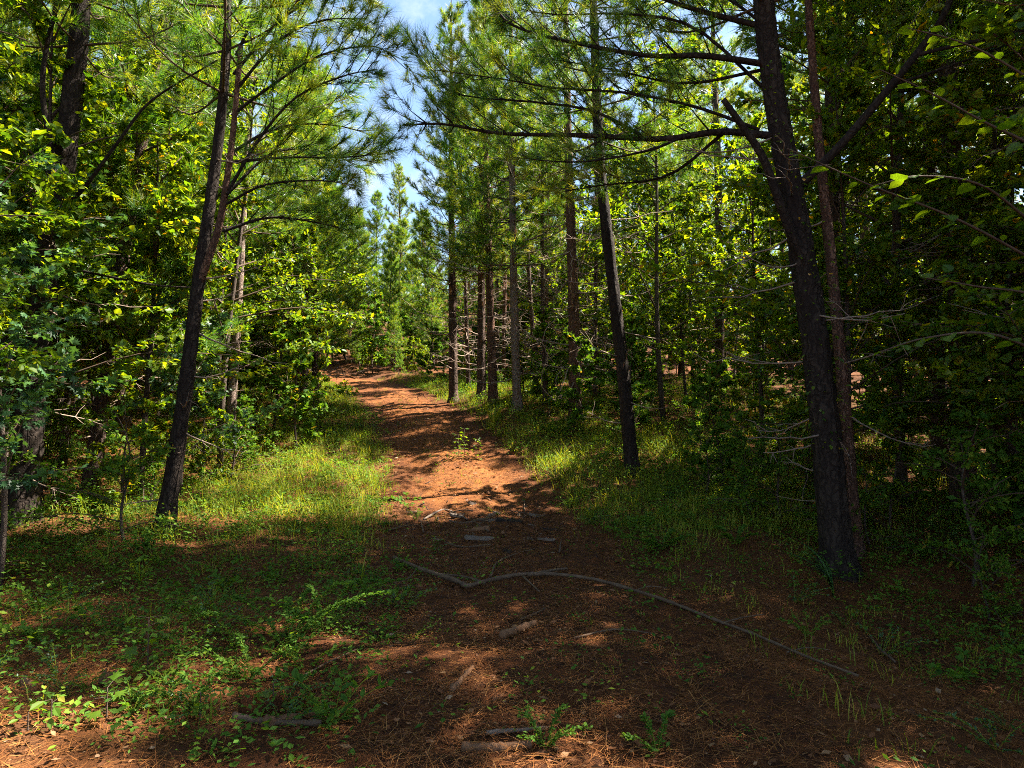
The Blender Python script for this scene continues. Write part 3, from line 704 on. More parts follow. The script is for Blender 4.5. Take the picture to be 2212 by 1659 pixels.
# shrubs
SLAB = ['low oval-leaved bush', 'loose heart-leaved bush', 'small fine-leaved bush']
sh_taken = []
for side in (-1, 1):
    for _ in range(650):
        y = rr.uniform(5, 34); d = rr.uniform(2.5, 11 if side < 0 else 15) * side; x = float(pathx(y)) + d
        if in_view_near(x, y) and (y < 5.6 or (y < 8 and abs(d) < 3.5)): continue
        if y < 14 and abs(d) < 3.2 or (y < 11.5 and -4.6 < x < 0): continue
        if abs(x) > .78 * y + .8 or (y > 20 and abs(d) > (7 if side < 0 else 10)): continue
        if not all((a - x) ** 2 + (b - y) ** 2 > 1.35 for (a, b) in sh_taken): continue
        sh_taken.append((x, y)); k = rr.integers(len(SHRUB))
        place(SHRUB[k], 'bush', (x, y, hz(x, y)), rr.uniform(0, 6.28), rr.uniform(.6, 1.1), SLAB[k] + ' ' + zone(x, y),
              'bush', SLAB[k] + 'es ' + zone(x, y))

# belt of low-branched pines that closes the view deep in the stand
for _ in range(420):
    y = rr.uniform(14, 50); x = rr.uniform(-36, 36)
    deep = abs(pathd(x, y)) > 15 or y > 37
    if not deep or abs(pathd(x, y)) < 2.6: continue
    if abs(x) > .9 * y + 2: continue
    try_pine(x, y, 2.5, EDGE, 'low-branched green pine deep at the back of the stand', 'back belt of low-branched pines', 0, 0, 0, (.7, 1.0), force=y > 38)
for (x, y, k, sc, lab) in [(4.3, 6.5, 2, 1.3, 'dark fine-leaved bush at the right foot of the big black pine'), (5.3, 7.0, 1, .9, 'dim heart-leaved bush in the black shade at right'),
      (4.4, 8.0, 0, .9, 'dim oval-leaved bush behind the big black pine'), (6.3, 7.9, 2, 1.5, 'wide fine-leaved bush deep in the right shade'), (3.2, 9.2, 2, .9, 'fine-leaved bush between the two dark right trunks'),
      (-4.3, 7.7, 2, 1.2, 'fine-leaved bush under the black forked trunk'), (-5.2, 9.3, 0, 1.0, 'oval-leaved bush behind the black forked trunk'),
      (3.3, 10.8, 1, .8, 'heart-leaved bush at the dark slender pine'), (-4.9, 11.8, 2, 1.2, 'fine-leaved bush left of the slim pale trunk')]:
    place(SHRUB[k], 'bush', (x, y, hz(x, y)), rr.uniform(0, 6.28), sc, lab, 'bush', None)
# bushes that close the view along the crest beyond the bend
for _ in range(110):
    y = rr.uniform(29, 38); x = rr.uniform(-20, 20)
    if abs(pathd(x, y)) < 1.9: continue
    if not all((a - x) ** 2 + (b - y) ** 2 > 1.3 for (a, b) in sh_taken): continue
    sh_taken.append((x, y)); k = rr.integers(2)
    place(SHRUB[k], 'bush', (x, y, hz(x, y)), rr.uniform(0, 6.28), rr.uniform(.8, 1.5), SLAB[k] + ' along the crest beyond the bend', 'bush', 'crest ' + SLAB[k] + 'es')
for _ in range(34):
    y = rr.uniform(29.2, 35); x = rr.uniform(-11, 0)
    if abs(pathd(x, y)) < 1.7: continue
    k = rr.integers(2)
    place(SHRUB[k], 'bush', (x, y, hz(x, y)), rr.uniform(0, 6.28), rr.uniform(.5, .95), 'sunlit ' + SLAB[k] + ' closing the far end of the path', 'bush', 'sunlit ' + SLAB[k] + 'es at the far end')
# near saplings whose leaves reach into the picture from both verges
NEAR = [make_hardwood(61, 4.6, .03, 26, 2600, .085, 'star', .22, .42, mat='leaf_sky_tint', tmean=.4), make_hardwood(62, 5.0, .034, 28, 4200, .07, 'heart', .2, .40, mat='leaf')]
for (k, x, y, sc, rz, lab) in [
    (0, -4.45, 6.0, .8, .5, 'star-leaved sapling tinted sky blue-green beside the black forked trunk'),
    (0, -5.0, 10.4, .8, 2.5, 'star-leaved sapling behind the gap between the black forked trunk and the leaning trunk'),
    (1, -6.3, 9.2, 1.15, 4.1, 'tall heart-leaved sapling with yellow-green leaves behind the black forked trunk'),
    (1, 5.5, 5.9, 1.15, 2.2, 'dense heart-leaved sapling at the dark right edge of the wood'),
    (1, 6.6, 6.9, 1.3, 4.4, 'tall heart-leaved sapling deep in the dark right edge of the wood'),
    (0, -6.4, 8.6, 1.25, .9, 'tall star-leaved sapling deep in the left wood'),
    (1, 4.75, 6.1, 1.05, 1.0, 'heart-leaved sapling right of the big black pine'),
    (1, 5.6, 7.6, 1.2, 3.0, 'tall heart-leaved sapling in the shade behind the big black pine'),
    (1, 3.9, 8.4, .9, 5.0, 'heart-leaved sapling between the big black pine and the dark slender pine')]:
    place(NEAR[k], 'sapling', (x, y, hz(x, y)), rz, sc, lab, 'tree', None)

for (k, x, y, sc, lab) in [(2, 5.3, 9.3, 1.35, 'tall oval-leaved tree rising just behind the big black pine'), (0, 6.9, 9.5, 1.2, 'tall heart-leaved tree in the dark right wood'), (1, 8.2, 10.6, 1.4, 'spreading oval-leaved tree deep in the dark right wood'),
      (0, 4.6, 12.6, .95, 'heart-leaved tree behind the dark slender pine'), (2, -7.6, 11.6, 1.1, 'tall oval-leaved tree behind the black forked trunk'), (0, -9.4, 11.4, 1.15, 'tall heart-leaved tree deep in the left wood')]:
    place(HARD[k], 'understory_tree', (x, y, hz(x, y)), rr.uniform(0, 6.28), sc, lab, 'tree', None)
# ------------------------------------------------------------------ ground vegetation and litter
def scatter(n, x0, x1, y0, y1, dens, rg):
    x = rg.uniform(x0, x1, n); y = rg.uniform(y0, y1, n)
    k = (rg.random(n) < dens(x, y)) & (np.abs(x) < .85 * y + .6)
    return x[k], y[k]
def patch(x, y, s=1.0): return .5 + .5 * np.sin(x * 1.9 * s + 1.3 * np.sin(y * 1.1 * s)) * np.sin(y * 1.6 * s + 1.7 * np.sin(x * .9 * s + 2))
def d_cover(x, y):
    d = pathd(x, y); ad = np.abs(d)
    v = 1.4 * sstep(1.1, 1.7, ad) * (1 - .65 * sstep(3.6, 7, ad)) * sstep(6.0, 8.5, y)
    fl = sstep(.5, 1.4, -d) * sstep(8.5, 6, y) * .7
    fr = sstep(2.2, 3.2, d) * sstep(8.5, 6, y) * .5
    mid = .10 * sstep(9, 5, y) + .015
    return np.clip((v + fl + fr) * (.12 + .95 * patch(x, y, 1.3)) + mid * patch(x, y, 2.1), 0, 1) * np.clip(10 / (y + 3), .25, 1)
rg = np.random.default_rng(501)
g = G()
x, y = scatter(75000, -12, 10, 3, 27, d_cover, rg)
n = 12; m = len(x)
H = rg.uniform(.02, .16, m) * (1 + 1.6 * patch(x + 1, y - 2, 2.3) ** 2) * (1 + .5 * sstep(1.5, 3, np.abs(pathd(x, y))))
idx = np.repeat(np.arange(m), n); N = m * n; hh = rg.random(N) ** .8
ang = rg.uniform(0, 6.283, N); rad = rg.uniform(0, .085, N) * (1 + H[idx] * 3)
px = x[idx] + rad * np.cos(ang); py = y[idx] + rad * np.sin(ang)
P = np.c_[px, py, surf(px, py) + .008 + hh * H[idx]]
A = np.c_[np.cos(ang), np.sin(ang), rg.normal(.1, .35, N)]; Nn = np.array([0, 0, 1.]) + rg.normal(0, .4, (N, 3))
leaves(g, P, A, Nn, (rg.uniform(.016, .045, m)[idx] * rg.uniform(.7, 1.2, N)) * (1 + .025 * y[idx]), 'small', np.clip(rg.uniform(.2, .8, m)[idx] + rg.normal(0, .12, N), 0, 1))
o = obj('ground_cover', g.mesh('ground_cover', M['cover']), None, 'stuff'); tag(o, 'low small-leaved green ground cover along both verges', 'ground cover')
# grass
def blades(g, x, y, per, h, w, rg, bend=.7, spread=.06, tm=None):
    m = len(x); idx = np.repeat(np.arange(m), per); N = m * per
    a = rg.uniform(0, 6.283, N); bx = x[idx] + rg.normal(0, spread, N); by = y[idx] + rg.normal(0, spread, N)
    hh = h * rg.uniform(.25, 1.25, m)[idx] * (.35 + .65 * sstep(.9, 1.6, np.abs(pathd(bx, by)))) * (.55 + .45 * sstep(6.5, 9.5, by)) * rg.uniform(.45, 1.2, N); bd = hh * rg.uniform(.1, 1.6, N) * bend
    b = np.c_[bx, by, surf(bx, by) - .005]; d = np.c_[np.cos(a), np.sin(a), 0 * a]
    s = np.c_[-np.sin(a), np.cos(a), 0 * a] * (w * rg.uniform(.7, 1.2, N))[:, None] / 2
    md = b + d * (bd * .35)[:, None]; md[:, 2] += hh * .62
    e = b + d * bd[:, None]; e[:, 2] += hh
    v = np.stack([b - s, b + s, md - s * .8, md + s * .8, e], 1).reshape(-1, 3)
    f = np.array([(0, 1, 3), (0, 3, 2), (2, 3, 4)])
    t = (rg.uniform(.2, .9, m) if tm is None else np.full(m, tm))[idx] + rg.normal(0, .1, N)
    g.add(v, (f[None] + (np.arange(N) * 5)[:, None, None]).reshape(-1, 3), np.repeat(np.clip(t, 0, 1), 5))
def d_grass(x, y):
    d = pathd(x, y); ad = np.abs(d)
    return np.clip(sstep(1.1, 1.6, ad) * (1 - .8 * sstep(3.6, 6.0, ad)) * sstep(6.5, 9, y) * (.22 + .85 * patch(x + 3, y, 1.4)) + .06 * sstep(1, 2, ad) + .012, 0, 1) * np.clip(16 / (y + 4), .35, 1)
g = G(); x, y = scatter(38000, -11, 8, 3.2, 29, d_grass, rg)
blades(g, x, y, 10, .25, .007, rg)
o = obj('grass', g.mesh('grass', M['grass']), None, 'stuff'); tag(o, 'short yellow-green grass on both verges of the path', 'grass')
# fallen pine straw
def d_straw(x, y):
    d = np.abs(pathd(x, y)); return np.clip((.55 + .5 * patch(x - 2, y, 1.3)) * np.clip(6 / (y + .5), 0, 1) ** 1.2 * (1 - .3 * sstep(8, 11, y) * (d < 1.3)), 0, 1)
g = G(); x, y = scatter(520000, -9, 9, 2.8, 21, d_straw, rg)
N = len(x); a = rg.normal(.35, 1.0, N) + 1.2 * patch(x, y, .8); l = rg.uniform(.06, .2, N); w = rg.uniform(.0018, .0042, N) * np.clip(y / 7, 1, 2.4)
c = np.c_[x, y, surf(x, y) + rg.uniform(.008, .035, N)]; d = np.c_[np.cos(a), np.sin(a), rg.normal(0, .12, N)]
s_ = np.c_[-np.sin(a), np.cos(a), 0 * a] * w[:, None] / 2
v = np.stack([c - d * l[:, None] / 2 - s_, c - d * l[:, None] / 2 + s_, c + d * l[:, None] / 2], 1).reshape(-1, 3)
g.add(v, np.arange(N * 3).reshape(-1, 3), np.repeat(np.clip(rg.normal(.5, .25, N), 0, 1), 3))
o = obj('pine_straw', g.mesh('pine_straw', M['straw']), None, 'stuff'); tag(o, 'fallen brown pine needles strewn over the near ground', 'pine straw')
# dry leaves and bark crumbs
g = G(); x, y = scatter(110000, -9, 9, 2.8, 20, lambda x, y: np.clip(5 / (y + .5), 0, 1) * (.35 + .55 * patch(x + 5, y + 1, 1.6)), rg)
N = len(x); a = rg.uniform(0, 6.283, N)
P = np.c_[x, y, surf(x, y) + rg.uniform(.006, .025, N)]
leaves(g, P, np.c_[np.cos(a), np.sin(a), rg.normal(0, .2, N)], np.array([0, 0, 1.]) + rg.normal(0, .3, (N, 3)), rg.choice([.018, .028, .04, .058], N, p=[.42, .3, .2, .08]) * rg.uniform(.7, 1.3, N) * np.clip(y / 8, 1, 1.8), 'small', np.clip(rg.normal(.5, .27, N), 0, 1))
o = obj('leaf_litter', g.mesh('leaf_litter', M['litter']), None, 'stuff'); tag(o, 'dry brown leaves and bark crumbs scattered over the near ground', 'leaf litter')

# ------------------------------------------------------------------ fallen branch and sticks
def ground_path(px, lift, base=None):
    q = []
    for (u, v) in px:
        p = on_ground(u, v); q.append([p[0], p[1], sz(p[0], p[1]) + lift])
    return np.array(q)
def stick(px, r0, r1, name, label, cat='stick', m='deadbr', lift=None, k=8, group=None, kids=()):
    lift = r0 * .8 if lift is None else lift
    q = ground_path(px, lift); base = q[0].copy()
    root = thing(name, base, label, cat, group)
    rg = np.random.default_rng(int(px[0][0] * 7 + px[0][1]))
    g = G(); p = catmull(q - base, len(q) * 6); p += np.cumsum(rg.normal(0, r0 * .09, p.shape), 0) * [1, 1, .25]
    rr_ = np.linspace(r0, r1, len(p)) * (1 + .28 * (rg.random(len(p)) < .14)); tube(g, p, rr_, k, rough=.09, rg=rg); obj('stem', g.mesh('stick', M[m], True), root)
    for (kp, a, b, lf) in kids:
        q2 = ground_path(kp, lf); g = G(); tube(g, catmull(q2 - base, len(q2) * 5), np.linspace(a, b, len(q2) * 5), 6); obj('twig', g.mesh('twig', M[m], True), root)
    return root
stick([(850, 1216), (905, 1246), (985, 1276), (1010, 1288), (1060, 1275), (1130, 1262), (1200, 1262), (1280, 1270), (1370, 1292), (1460, 1322), (1540, 1355), (1640, 1395), (1750, 1445), (1850, 1482)],
      .022, .008, 'fallen_branch', 'long fallen branch lying bent across the foreground of the path', 'branch', lift=.05,
      kids=[([(1140, 1262), (1190, 1252), (1225, 1246)], .016, .012, .05), ([(1048, 1278), (1000, 1262), (925, 1252)], .015, .009, .035),
            ([(1370, 1292), (1400, 1280), (1440, 1282)], .007, .003, .05), ([(1700, 1422), (1745, 1412), (1790, 1418)], .006, .003, .04), ([(900, 1243), (880, 1262), (850, 1270)], .008, .004, .03),
            ([(1130, 1265), (1150, 1285), (1165, 1300)], .010, .006, .05), ([(1560, 1362), (1600, 1350), (1650, 1342)], .008, .004, .05)])
stick([(1060, 1255), (1075, 1225), (1110, 1208), (1155, 1196)], .012, .006, 'stick', 'thin curved stick arching just behind the fallen branch')
stick([(1085, 1392), (1120, 1378), (1165, 1362)], .03, .022, 'stick', 'short thick broken stick in front of the fallen branch', m='rot')
stick([(1125, 1350), (1150, 1340), (1178, 1325)], .011, .006, 'stick', 'thin grey twig beside the short thick broken stick')
stick([(975, 1512), (995, 1490), (1018, 1462)], .018, .012, 'stick', 'flat pale splinter of wood in the dark near path', m='rot')
stick([(1050, 1607), (1120, 1600), (1180, 1593)], .011, .007, 'stick', 'weathered grey stick with a forked tip at the near edge', m='greywood')
stick([(1000, 1630), (1080, 1632), (1150, 1628)], .022, .018, lift=-.004, name='stick', label='brown broken log end at the near edge of the path', m='rot')
stick([(505, 1555), (580, 1570), (690, 1580)], .02, .014, 'stick', 'half-buried branch piece among red clay clods', m='deadbr')
stick([(640, 1490), (700, 1455), (770, 1425)], .006, .003, 'stick', 'fine bare twig arching out of the left weeds', m='deadbr', lift=.05)
stick([(1880, 1385), (1905, 1415), (1935, 1440)], .010, .007, 'stick', 'straight pale stick in the black shade at right', m='deadbr', lift=.03)
stick([(915, 1128), (960, 1108), (1010, 1130)], .016, .01, 'stick', 'curved stick on top of the bark rubble', m='greywood')
stick([(960, 1180), (1000, 1190), (1060, 1185)], .012, .008, 'stick', 'thin stick lying below the bark rubble', m='deadbr')
stick([(1240, 1395), (1330, 1375), (1420, 1382)], .007, .004, 'stick', 'fine dry twig between the fallen branch and the black pine', m='deadbr', lift=.02)
def slab(u, v, l, w, h, rz, label, m, name='bark_piece', tilt=.1, group=None):
    c = on_ground(u, v); rg = np.random.default_rng(int(u * 3 + v)); n = 9
    xs = np.linspace(-.5, .5, n); g = G(); vv = []
    for i, xx in enumerate(xs):
        ww = w * (.55 + .45 * math.sin(math.pi * (xx + .5)) ** .5) * rg.uniform(.8, 1.1)
        for (a, b) in ((-.5, 0), (-.38, .8), (0, 1.0 + rg.normal(0, .12)), (.4, .7), (.5, 0)):
            vv.append((xx * l + rg.normal(0, .02 * l) * (i in (0, n - 1)), a * ww + rg.normal(0, .03 * w), b * h * rg.uniform(.75, 1.1)))
    vv = np.array(vv); f = []
    for i in range(n - 1):
        for j in range(5):
            a = i * 5 + j; b = i * 5 + (j + 1) % 5; f += [(a, a + 5, b + 5), (a, b + 5, b)]
    for b0 in (0, (n - 1) * 5): f += [(b0, b0 + 1, b0 + 2), (b0, b0 + 2, b0 + 3), (b0, b0 + 3, b0 + 4)]
    g.add(vv, f); o = obj(name, g.mesh(name, M[m], False)); o.location = (c[0], c[1], sz(c[0], c[1]) - .004); o.rotation_euler = (rg.normal(0, .05), tilt, rz)
    return tag(o, label, 'wood piece', group)
slab(1035, 1172, .36, .09, .05, .35, 'pale grey split wood slab lying on the path', 'greywood')
slab(1030, 1155, .30, .08, .06, .2, 'reddish rotten slab leaning behind the pale grey slab', 'rot', tilt=-.15)
slab(985, 1120, .20, .09, .04, -.4, 'grey bark flake left of the bark rubble', 'greywood')
slab(1022, 1096, .22, .08, .05, .9, 'tilted grey bark flake on the sunlit edge of the path', 'greywood', tilt=.3)
slab(1088, 1165, .16, .06, .05, 1.3, 'upright reddish chunk of rotten wood', 'rot', tilt=.6)
slab(1122, 1122, .14, .05, .05, 1.2, 'small pale wood chip at the right of the bark rubble', 'deadbr', tilt=.5)
slab(1100, 1135, .34, .2, .06, .1, 'dark flat bark slab in the hollow of the path', 'bark_dark')
slab(1180, 1172, .2, .04, .03, .05, 'slim grey splinter at the right side of the path', 'greywood')
slab(560, 1545, .2, .13, .1, .4, 'red clay clod standing among the left weeds', 'path', 'clay_clod')
slab(655, 1528, .12, .08, .06, 1.0, 'small orange clay clod beside the half-buried branch', 'path', 'clay_clod')
slab(635, 1560, .3, .07, .05, .6, 'flat red-brown bark strip beside the half-buried branch', 'rot')
slab(60, 1488, .11, .05, .05, -.5, 'tan wood chunk at the lower left corner', 'rot')
slab(235, 1480, .13, .06, .07, 1.2, 'reddish wood chunk on the left pine straw', 'rot', tilt=.5)
rd = np.random.default_rng(77)
for j in range(34):
    u = rd.normal(1040, 75); v = rd.normal(1135, 38)
    slab(u, v, rd.uniform(.07, .26), rd.uniform(.02, .06), rd.uniform(.015, .045), rd.uniform(-1.2, 1.6), 'scrap of bark in the rubble heap in the middle of the path', ['rot', 'greywood', 'deadbr', 'bark_dark'][rd.integers(4)], tilt=rd.normal(0, .25), group='bark scraps of the rubble heap')
for j in range(9):
    u = rd.normal(1040, 80); v = rd.normal(1130, 30); a = rd.uniform(-40, 40); b = rd.uniform(-18, 18)
    stick([(u - a, v - b), (u, v + rd.normal(0, 4)), (u + a, v + b)], rd.uniform(.006, .013), .004, 'stick', 'thin twig lying across the bark rubble on the path', m='deadbr', lift=.03, group='twigs on the bark rubble')
# small clods and pebbles on the path, too many to count
g = G(); x, y = scatter(9000, -5, 4, 2.8, 22, lambda x, y: (np.abs(pathd(x, y)) < 1.7) * np.clip(6 / (y + 1), 0, 1) * .7, rg)
N = len(x); r = rg.uniform(.005, .017, N); c = np.c_[x, y, surf(x, y) + r * .3]
ov = np.array([(1, 0, 0), (-1, 0, 0), (0, 1, 0), (0, -1, 0), (0, 0, .8), (0, 0, -.8)], float)
of = np.array([(0, 2, 4), (2, 1, 4), (1, 3, 4), (3, 0, 4), (2, 0, 5), (1, 2, 5), (3, 1, 5), (0, 3, 5)])
v = c[:, None] + r[:, None, None] * (ov[None] * rg.uniform(.6, 1.4, (N, 6, 1)))
g.add(v.reshape(-1, 3), (of[None] + (np.arange(N) * 6)[:, None, None]).reshape(-1, 3))
o = obj('clay_crumbs', g.mesh('clay_crumbs', M['path']), None, 'stuff'); tag(o, 'small clay crumbs and pebbles scattered on the path', 'pebbles')

# ------------------------------------------------------------------ single plants
def leaf_mesh(kind, m, seed):
    g = G(); rg = np.random.default_rng(seed)
    leaves(g, np.zeros((1, 3)), np.array([[1., 0, 0]]), np.array([[0, 0, 1.]]), 1.0, kind, np.array([rg.uniform(.2, .6)])); return g.mesh('leaf', M[m])
LEAFM = {k: [leaf_mesh(k, 'leaf', 5 + i) for i in range(3)] for k in ('star', 'oval', 'heart')}
def leaf_obj(root, p, d, size, kind, rg, nz=.35):
    o = obj('leaf', LEAFM[kind][rg.integers(3)], root)
    d = Vector(d).normalized(); n = Vector((rg.normal(0, nz), rg.normal(0, nz), 1)); y_ = n.cross(d).normalized(); n = d.cross(y_)
    from mathutils import Matrix
    mt = Matrix((d, y_, n)).transposed().to_4x4(); o.matrix_basis = Matrix.Translation(Vector(p)) @ mt @ Matrix.Scale(size, 4)
    return o
def seedling(u, v, h, nl, size, kind, label, seed, lean=(0, 0), name='seedling'):
    b = on_ground(u, v); b[2] = sz(b[0], b[1]); rg = np.random.default_rng(seed)
    root = thing(name, b, label, 'seedling'); g = G()
    p = catmull(np.array([(0, 0, -.02), (lean[0] * .4, lean[1] * .4, h * .5), (lean[0], lean[1], h)]), 8); tube(g, p, np.linspace(.005, .0025, 8), 5)
    for i in range(nl):
        s = .12 + .88 * (i + .5) / nl; q = p[min(7, int(s * 7.99))]; a = i * 2.4 + rg.normal(0, .3)
        d = np.array([math.cos(a), math.sin(a), .15]); e = q + d * size * rg.uniform(.4, .9); segs(g, [q], [e], .0016, .0012)
        leaf_obj(root, e, (d[0], d[1], -.2 + rg.normal(0, .4)), size * rg.uniform(.75, 1.15), kind, rg)
    obj('stem', g.mesh('seedling_stem', M['twig'], True), root); return root
seedling(318, 1470, .34, 14, .085, 'star', 'bright star-leaved seedling in a sun fleck among the left weeds', 1)
seedling(230, 1562, .16, 7, .07, 'star', 'small star-leaved seedling on the red clay at lower left', 2)
seedling(590, 1535, .14, 7, .075, 'star', 'shaded star-leaved seedling growing beside the red clay clod', 3)
seedling(432, 1560, .14, 5, .05, 'oval', 'tiny oval-leaved seedling on the sunlit clay', 4)
seedling(110, 1570, .12, 8, .06, 'oval', 'leafy seedling at the lower left corner', 5)
seedling(60, 1580, .08, 4, .06, 'oval', 'pale-leaved seedling nearest the corner of the path', 6)
seedling(990, 996, .48, 34, .075, 'oval', 'leafy weed with oval leaves on the sunlit edge of the path', 7)
seedling(1030, 999, .42, 32, .075, 'oval', 'fresh green weed beside the taller weed on the sunlit path edge', 8)
seedling(1003, 990, .55, 30, .07, 'heart', 'taller heart-leaved weed on the sunlit path edge', 9)
seedling(1185, 985, .3, 10, .08, 'oval', 'small oval-leaved weed right of the tall grass clump', 10)
def clump(u, v, n, h, w, m, label, seed, bend=.6, cat='grass clump', name='grass_clump', az=None):
    b = on_ground(u, v); b[2] = sz(b[0], b[1]) - .01; rg = np.random.default_rng(seed); root = thing(name, b, label, cat)
    for i in range(n):
        a = rg.uniform(0, 6.283) if az is None else rg.normal(*az); hh = h * rg.uniform(.55, 1.1); bd = hh * bend * rg.uniform(.25, 1.2)
        t = np.linspace(0, 1, 9); px = bd * t ** 2; pz = hh * (t - .35 * bend * t ** 3); ww = w * np.sin(np.pi * (.12 + .88 * t)) ** .7; ww[-1] = 0.0008
        d = np.array([math.cos(a), math.sin(a), 0]); s = np.array([-d[1], d[0], 0])
        c = d * px[:, None] + np.array([0, 0, 1.]) * pz[:, None]
        rows = np.stack([c - s * ww[:, None] / 2 + [0, 0, .0], c - np.array([0, 0, .12]) * ww[:, None], c + s * ww[:, None] / 2], 1)
        g = G(); k = (np.arange(8)[:, None] * 3 + np.arange(2)[None]).ravel()
        g.add(rows.reshape(-1, 3), np.vstack([np.c_[k, k + 1, k + 4], np.c_[k, k + 4, k + 3]]), rg.uniform(.3, .85))
        obj('blade', g.mesh('blade', M[m], True), root)
    return root
clump(1066, 942, 15, .95, .045, 'grass', 'tall bright strap-leaved grass clump glowing at the path edge', 1, .55)
clump(1800, 1290, 12, .62, .032, 'leaf_sky_tint', 'glossy strap-leaved plant at the foot of the big black pine', 2, .8, 'plant', 'strap_plant', (2.7, .5))
for j, (u, v, n, h, lab) in enumerate([(790, 985, 26, .26, 'fresh grass tuft in the sun at the left wheel track'), (845, 1000, 12, .14, 'small grass tuft right of the sunlit grass tuft'),
      (610, 1100, 9, .38, 'tall thin grass tuft on the shaded left verge'), (300, 1275, 16, .4, 'drooping dark grass tuft left of the leaning trunk'),
      (230, 1240, 14, .36, 'arching grass tuft in the left shade'), (650, 905, 14, .4, 'lit grass tuft where the verge meets the far path'),
      (780, 1275, 7, .42, 'sparse upright grass tuft at the left of the fallen branch'), (575, 945, 10, .5, 'upright grass tuft beside the slim pale trunk'),
      (1330, 1085, 9, .3, 'grass tuft on the right verge below the dark slender pine'), (830, 1030, 8, .1, 'low grass tuft on the sunlit clay')]):
    clump(u, v, n, h, .011, 'grass', lab, 20 + j, .6, 'grass tuft', 'grass_tuft')
# bush-clover: arching wands with rows of tiny leaves
def wand_plant(u, v, wands, label, seed, m='cover', lsz=.02):
    b = on_ground(u, v); b[2] = sz(b[0], b[1]); rg = np.random.default_rng(seed); root = thing('wand_plant', b, label, 'weed')
    for (az, L, el) in wands:
        t = np.linspace(0, 1, 14)[:, None]; d = np.array([math.cos(az), math.sin(az), 0])
        p = d * L * t * math.cos(el) + np.array([0, 0, 1.]) * L * (math.sin(el) * t - .55 * math.sin(el) * t ** 2.2) + rg.normal(0, .006, (14, 3)) * t
        g = G(); tube(g, p, np.linspace(.003, .0015, 14), 4, cap=False); w = obj('stem', g.mesh('wand', M['grass'], True), root)
        N = int(L * 330); s = np.sort(rg.uniform(.08, 1, N)); P = np.array([np.interp(s, t[:, 0], p[:, j]) for j in range(3)]).T
        sd = np.cross(d, [0, 0, 1.]); A = d * .7 + sd * np.where(rg.random(N) < .5, 1, -1)[:, None] * .8 + rg.normal(0, .25, (N, 3)) + [0, 0, .3]
        g = G(); leaves(g, P + rg.normal(0, .006, (N, 3)), A, np.array([0, 0, 1.]) + rg.normal(0, .35, (N, 3)), lsz * rg.uniform(.8, 1.3, N), 'small', np.clip(rg.normal(.45, .15, N), 0, 1))
        obj('leaf_row', g.mesh('leaf_row', M[m]), w, 'stuff')
    return root
wand_plant(620, 1400, [(.35, .95, .75), (.1, .8, .9), (2.6, .85, .7), (1.4, .7, 1.1), (.8, .9, 1.0), (3.6, .8, .8), (1.9, .6, 1.1)], 'arching bush clover with rows of tiny leaves in the left weeds', 1, 'cover', .024)
wand_plant(700, 1370, [(.5, .9, .85), (1.0, .75, 1.1), (3.4, .8, .8), (4.4, .6, .8), (2.2, .7, 1.0)], 'bush clover wands spreading over the left edge of the path', 2, 'cover', .024)
wand_plant(540, 1470, [(3.0, .6, .6), (2.2, .5, .9), (5.2, .45, .7), (.2, .5, .8), (4.1, .4, .6)], 'low bush clover in front of the arching one', 3)
wand_plant(340, 1400, [(3.3, .8, .35), (.3, .5, .8), (1.8, .5, .9)], 'bush clover reaching behind the bright star-leaved seedling', 4)
wand_plant(760, 1320, [(.2, .6, .6), (1.2, .5, .9), (2.7, .45, .8)], 'feathery bush clover tuft beside the fallen branch', 5, 'cover', .024)
wand_plant(420, 1530, [(.9, .3, 1.1), (2.4, .3, 1.0), (4.0, .28, .9), (5.5, .3, 1.0)], 'upright pale-green weed on the sunlit clay bank', 6)
wand_plant(1180, 1640, [(.9, .35, 1.1), (2.4, .3, 1.0), (4.0, .28, .9), (5.5, .3, 1.0), (0, .3, .8)], 'small leafy weed at the near edge of the path', 7, lsz=.02)
wand_plant(1420, 1650, [(.9, .35, 1.1), (2.0, .3, 1.2), (3.4, .28, .9)], 'thin-stemmed weed with sunlit tips near the path edge', 8, lsz=.022)
wand_plant(1430, 1190, [(.9, .5, .9), (2.4, .45, 1.0), (4.0, .5, .7), (5.5, .4, .9), (3.0, .5, .6), (.1, .5, .7)], 'bright bushy weed on the right verge before the black pine', 9, lsz=.035)
wand_plant(1190, 940, [(.9, .5, .9), (2.4, .45, 1.0), (4.0, .5, .7), (5.5, .4, .9)], 'leafy weed on the right verge below the pale straight pine', 10, lsz=.04)
wand_plant(1590, 1180, [(.9, .5, .9), (2.4, .45, 1.0), (4.0, .5, .7), (5.5, .4, .9)], 'straggly weed in the shade left of the big black pine', 11, lsz=.035)

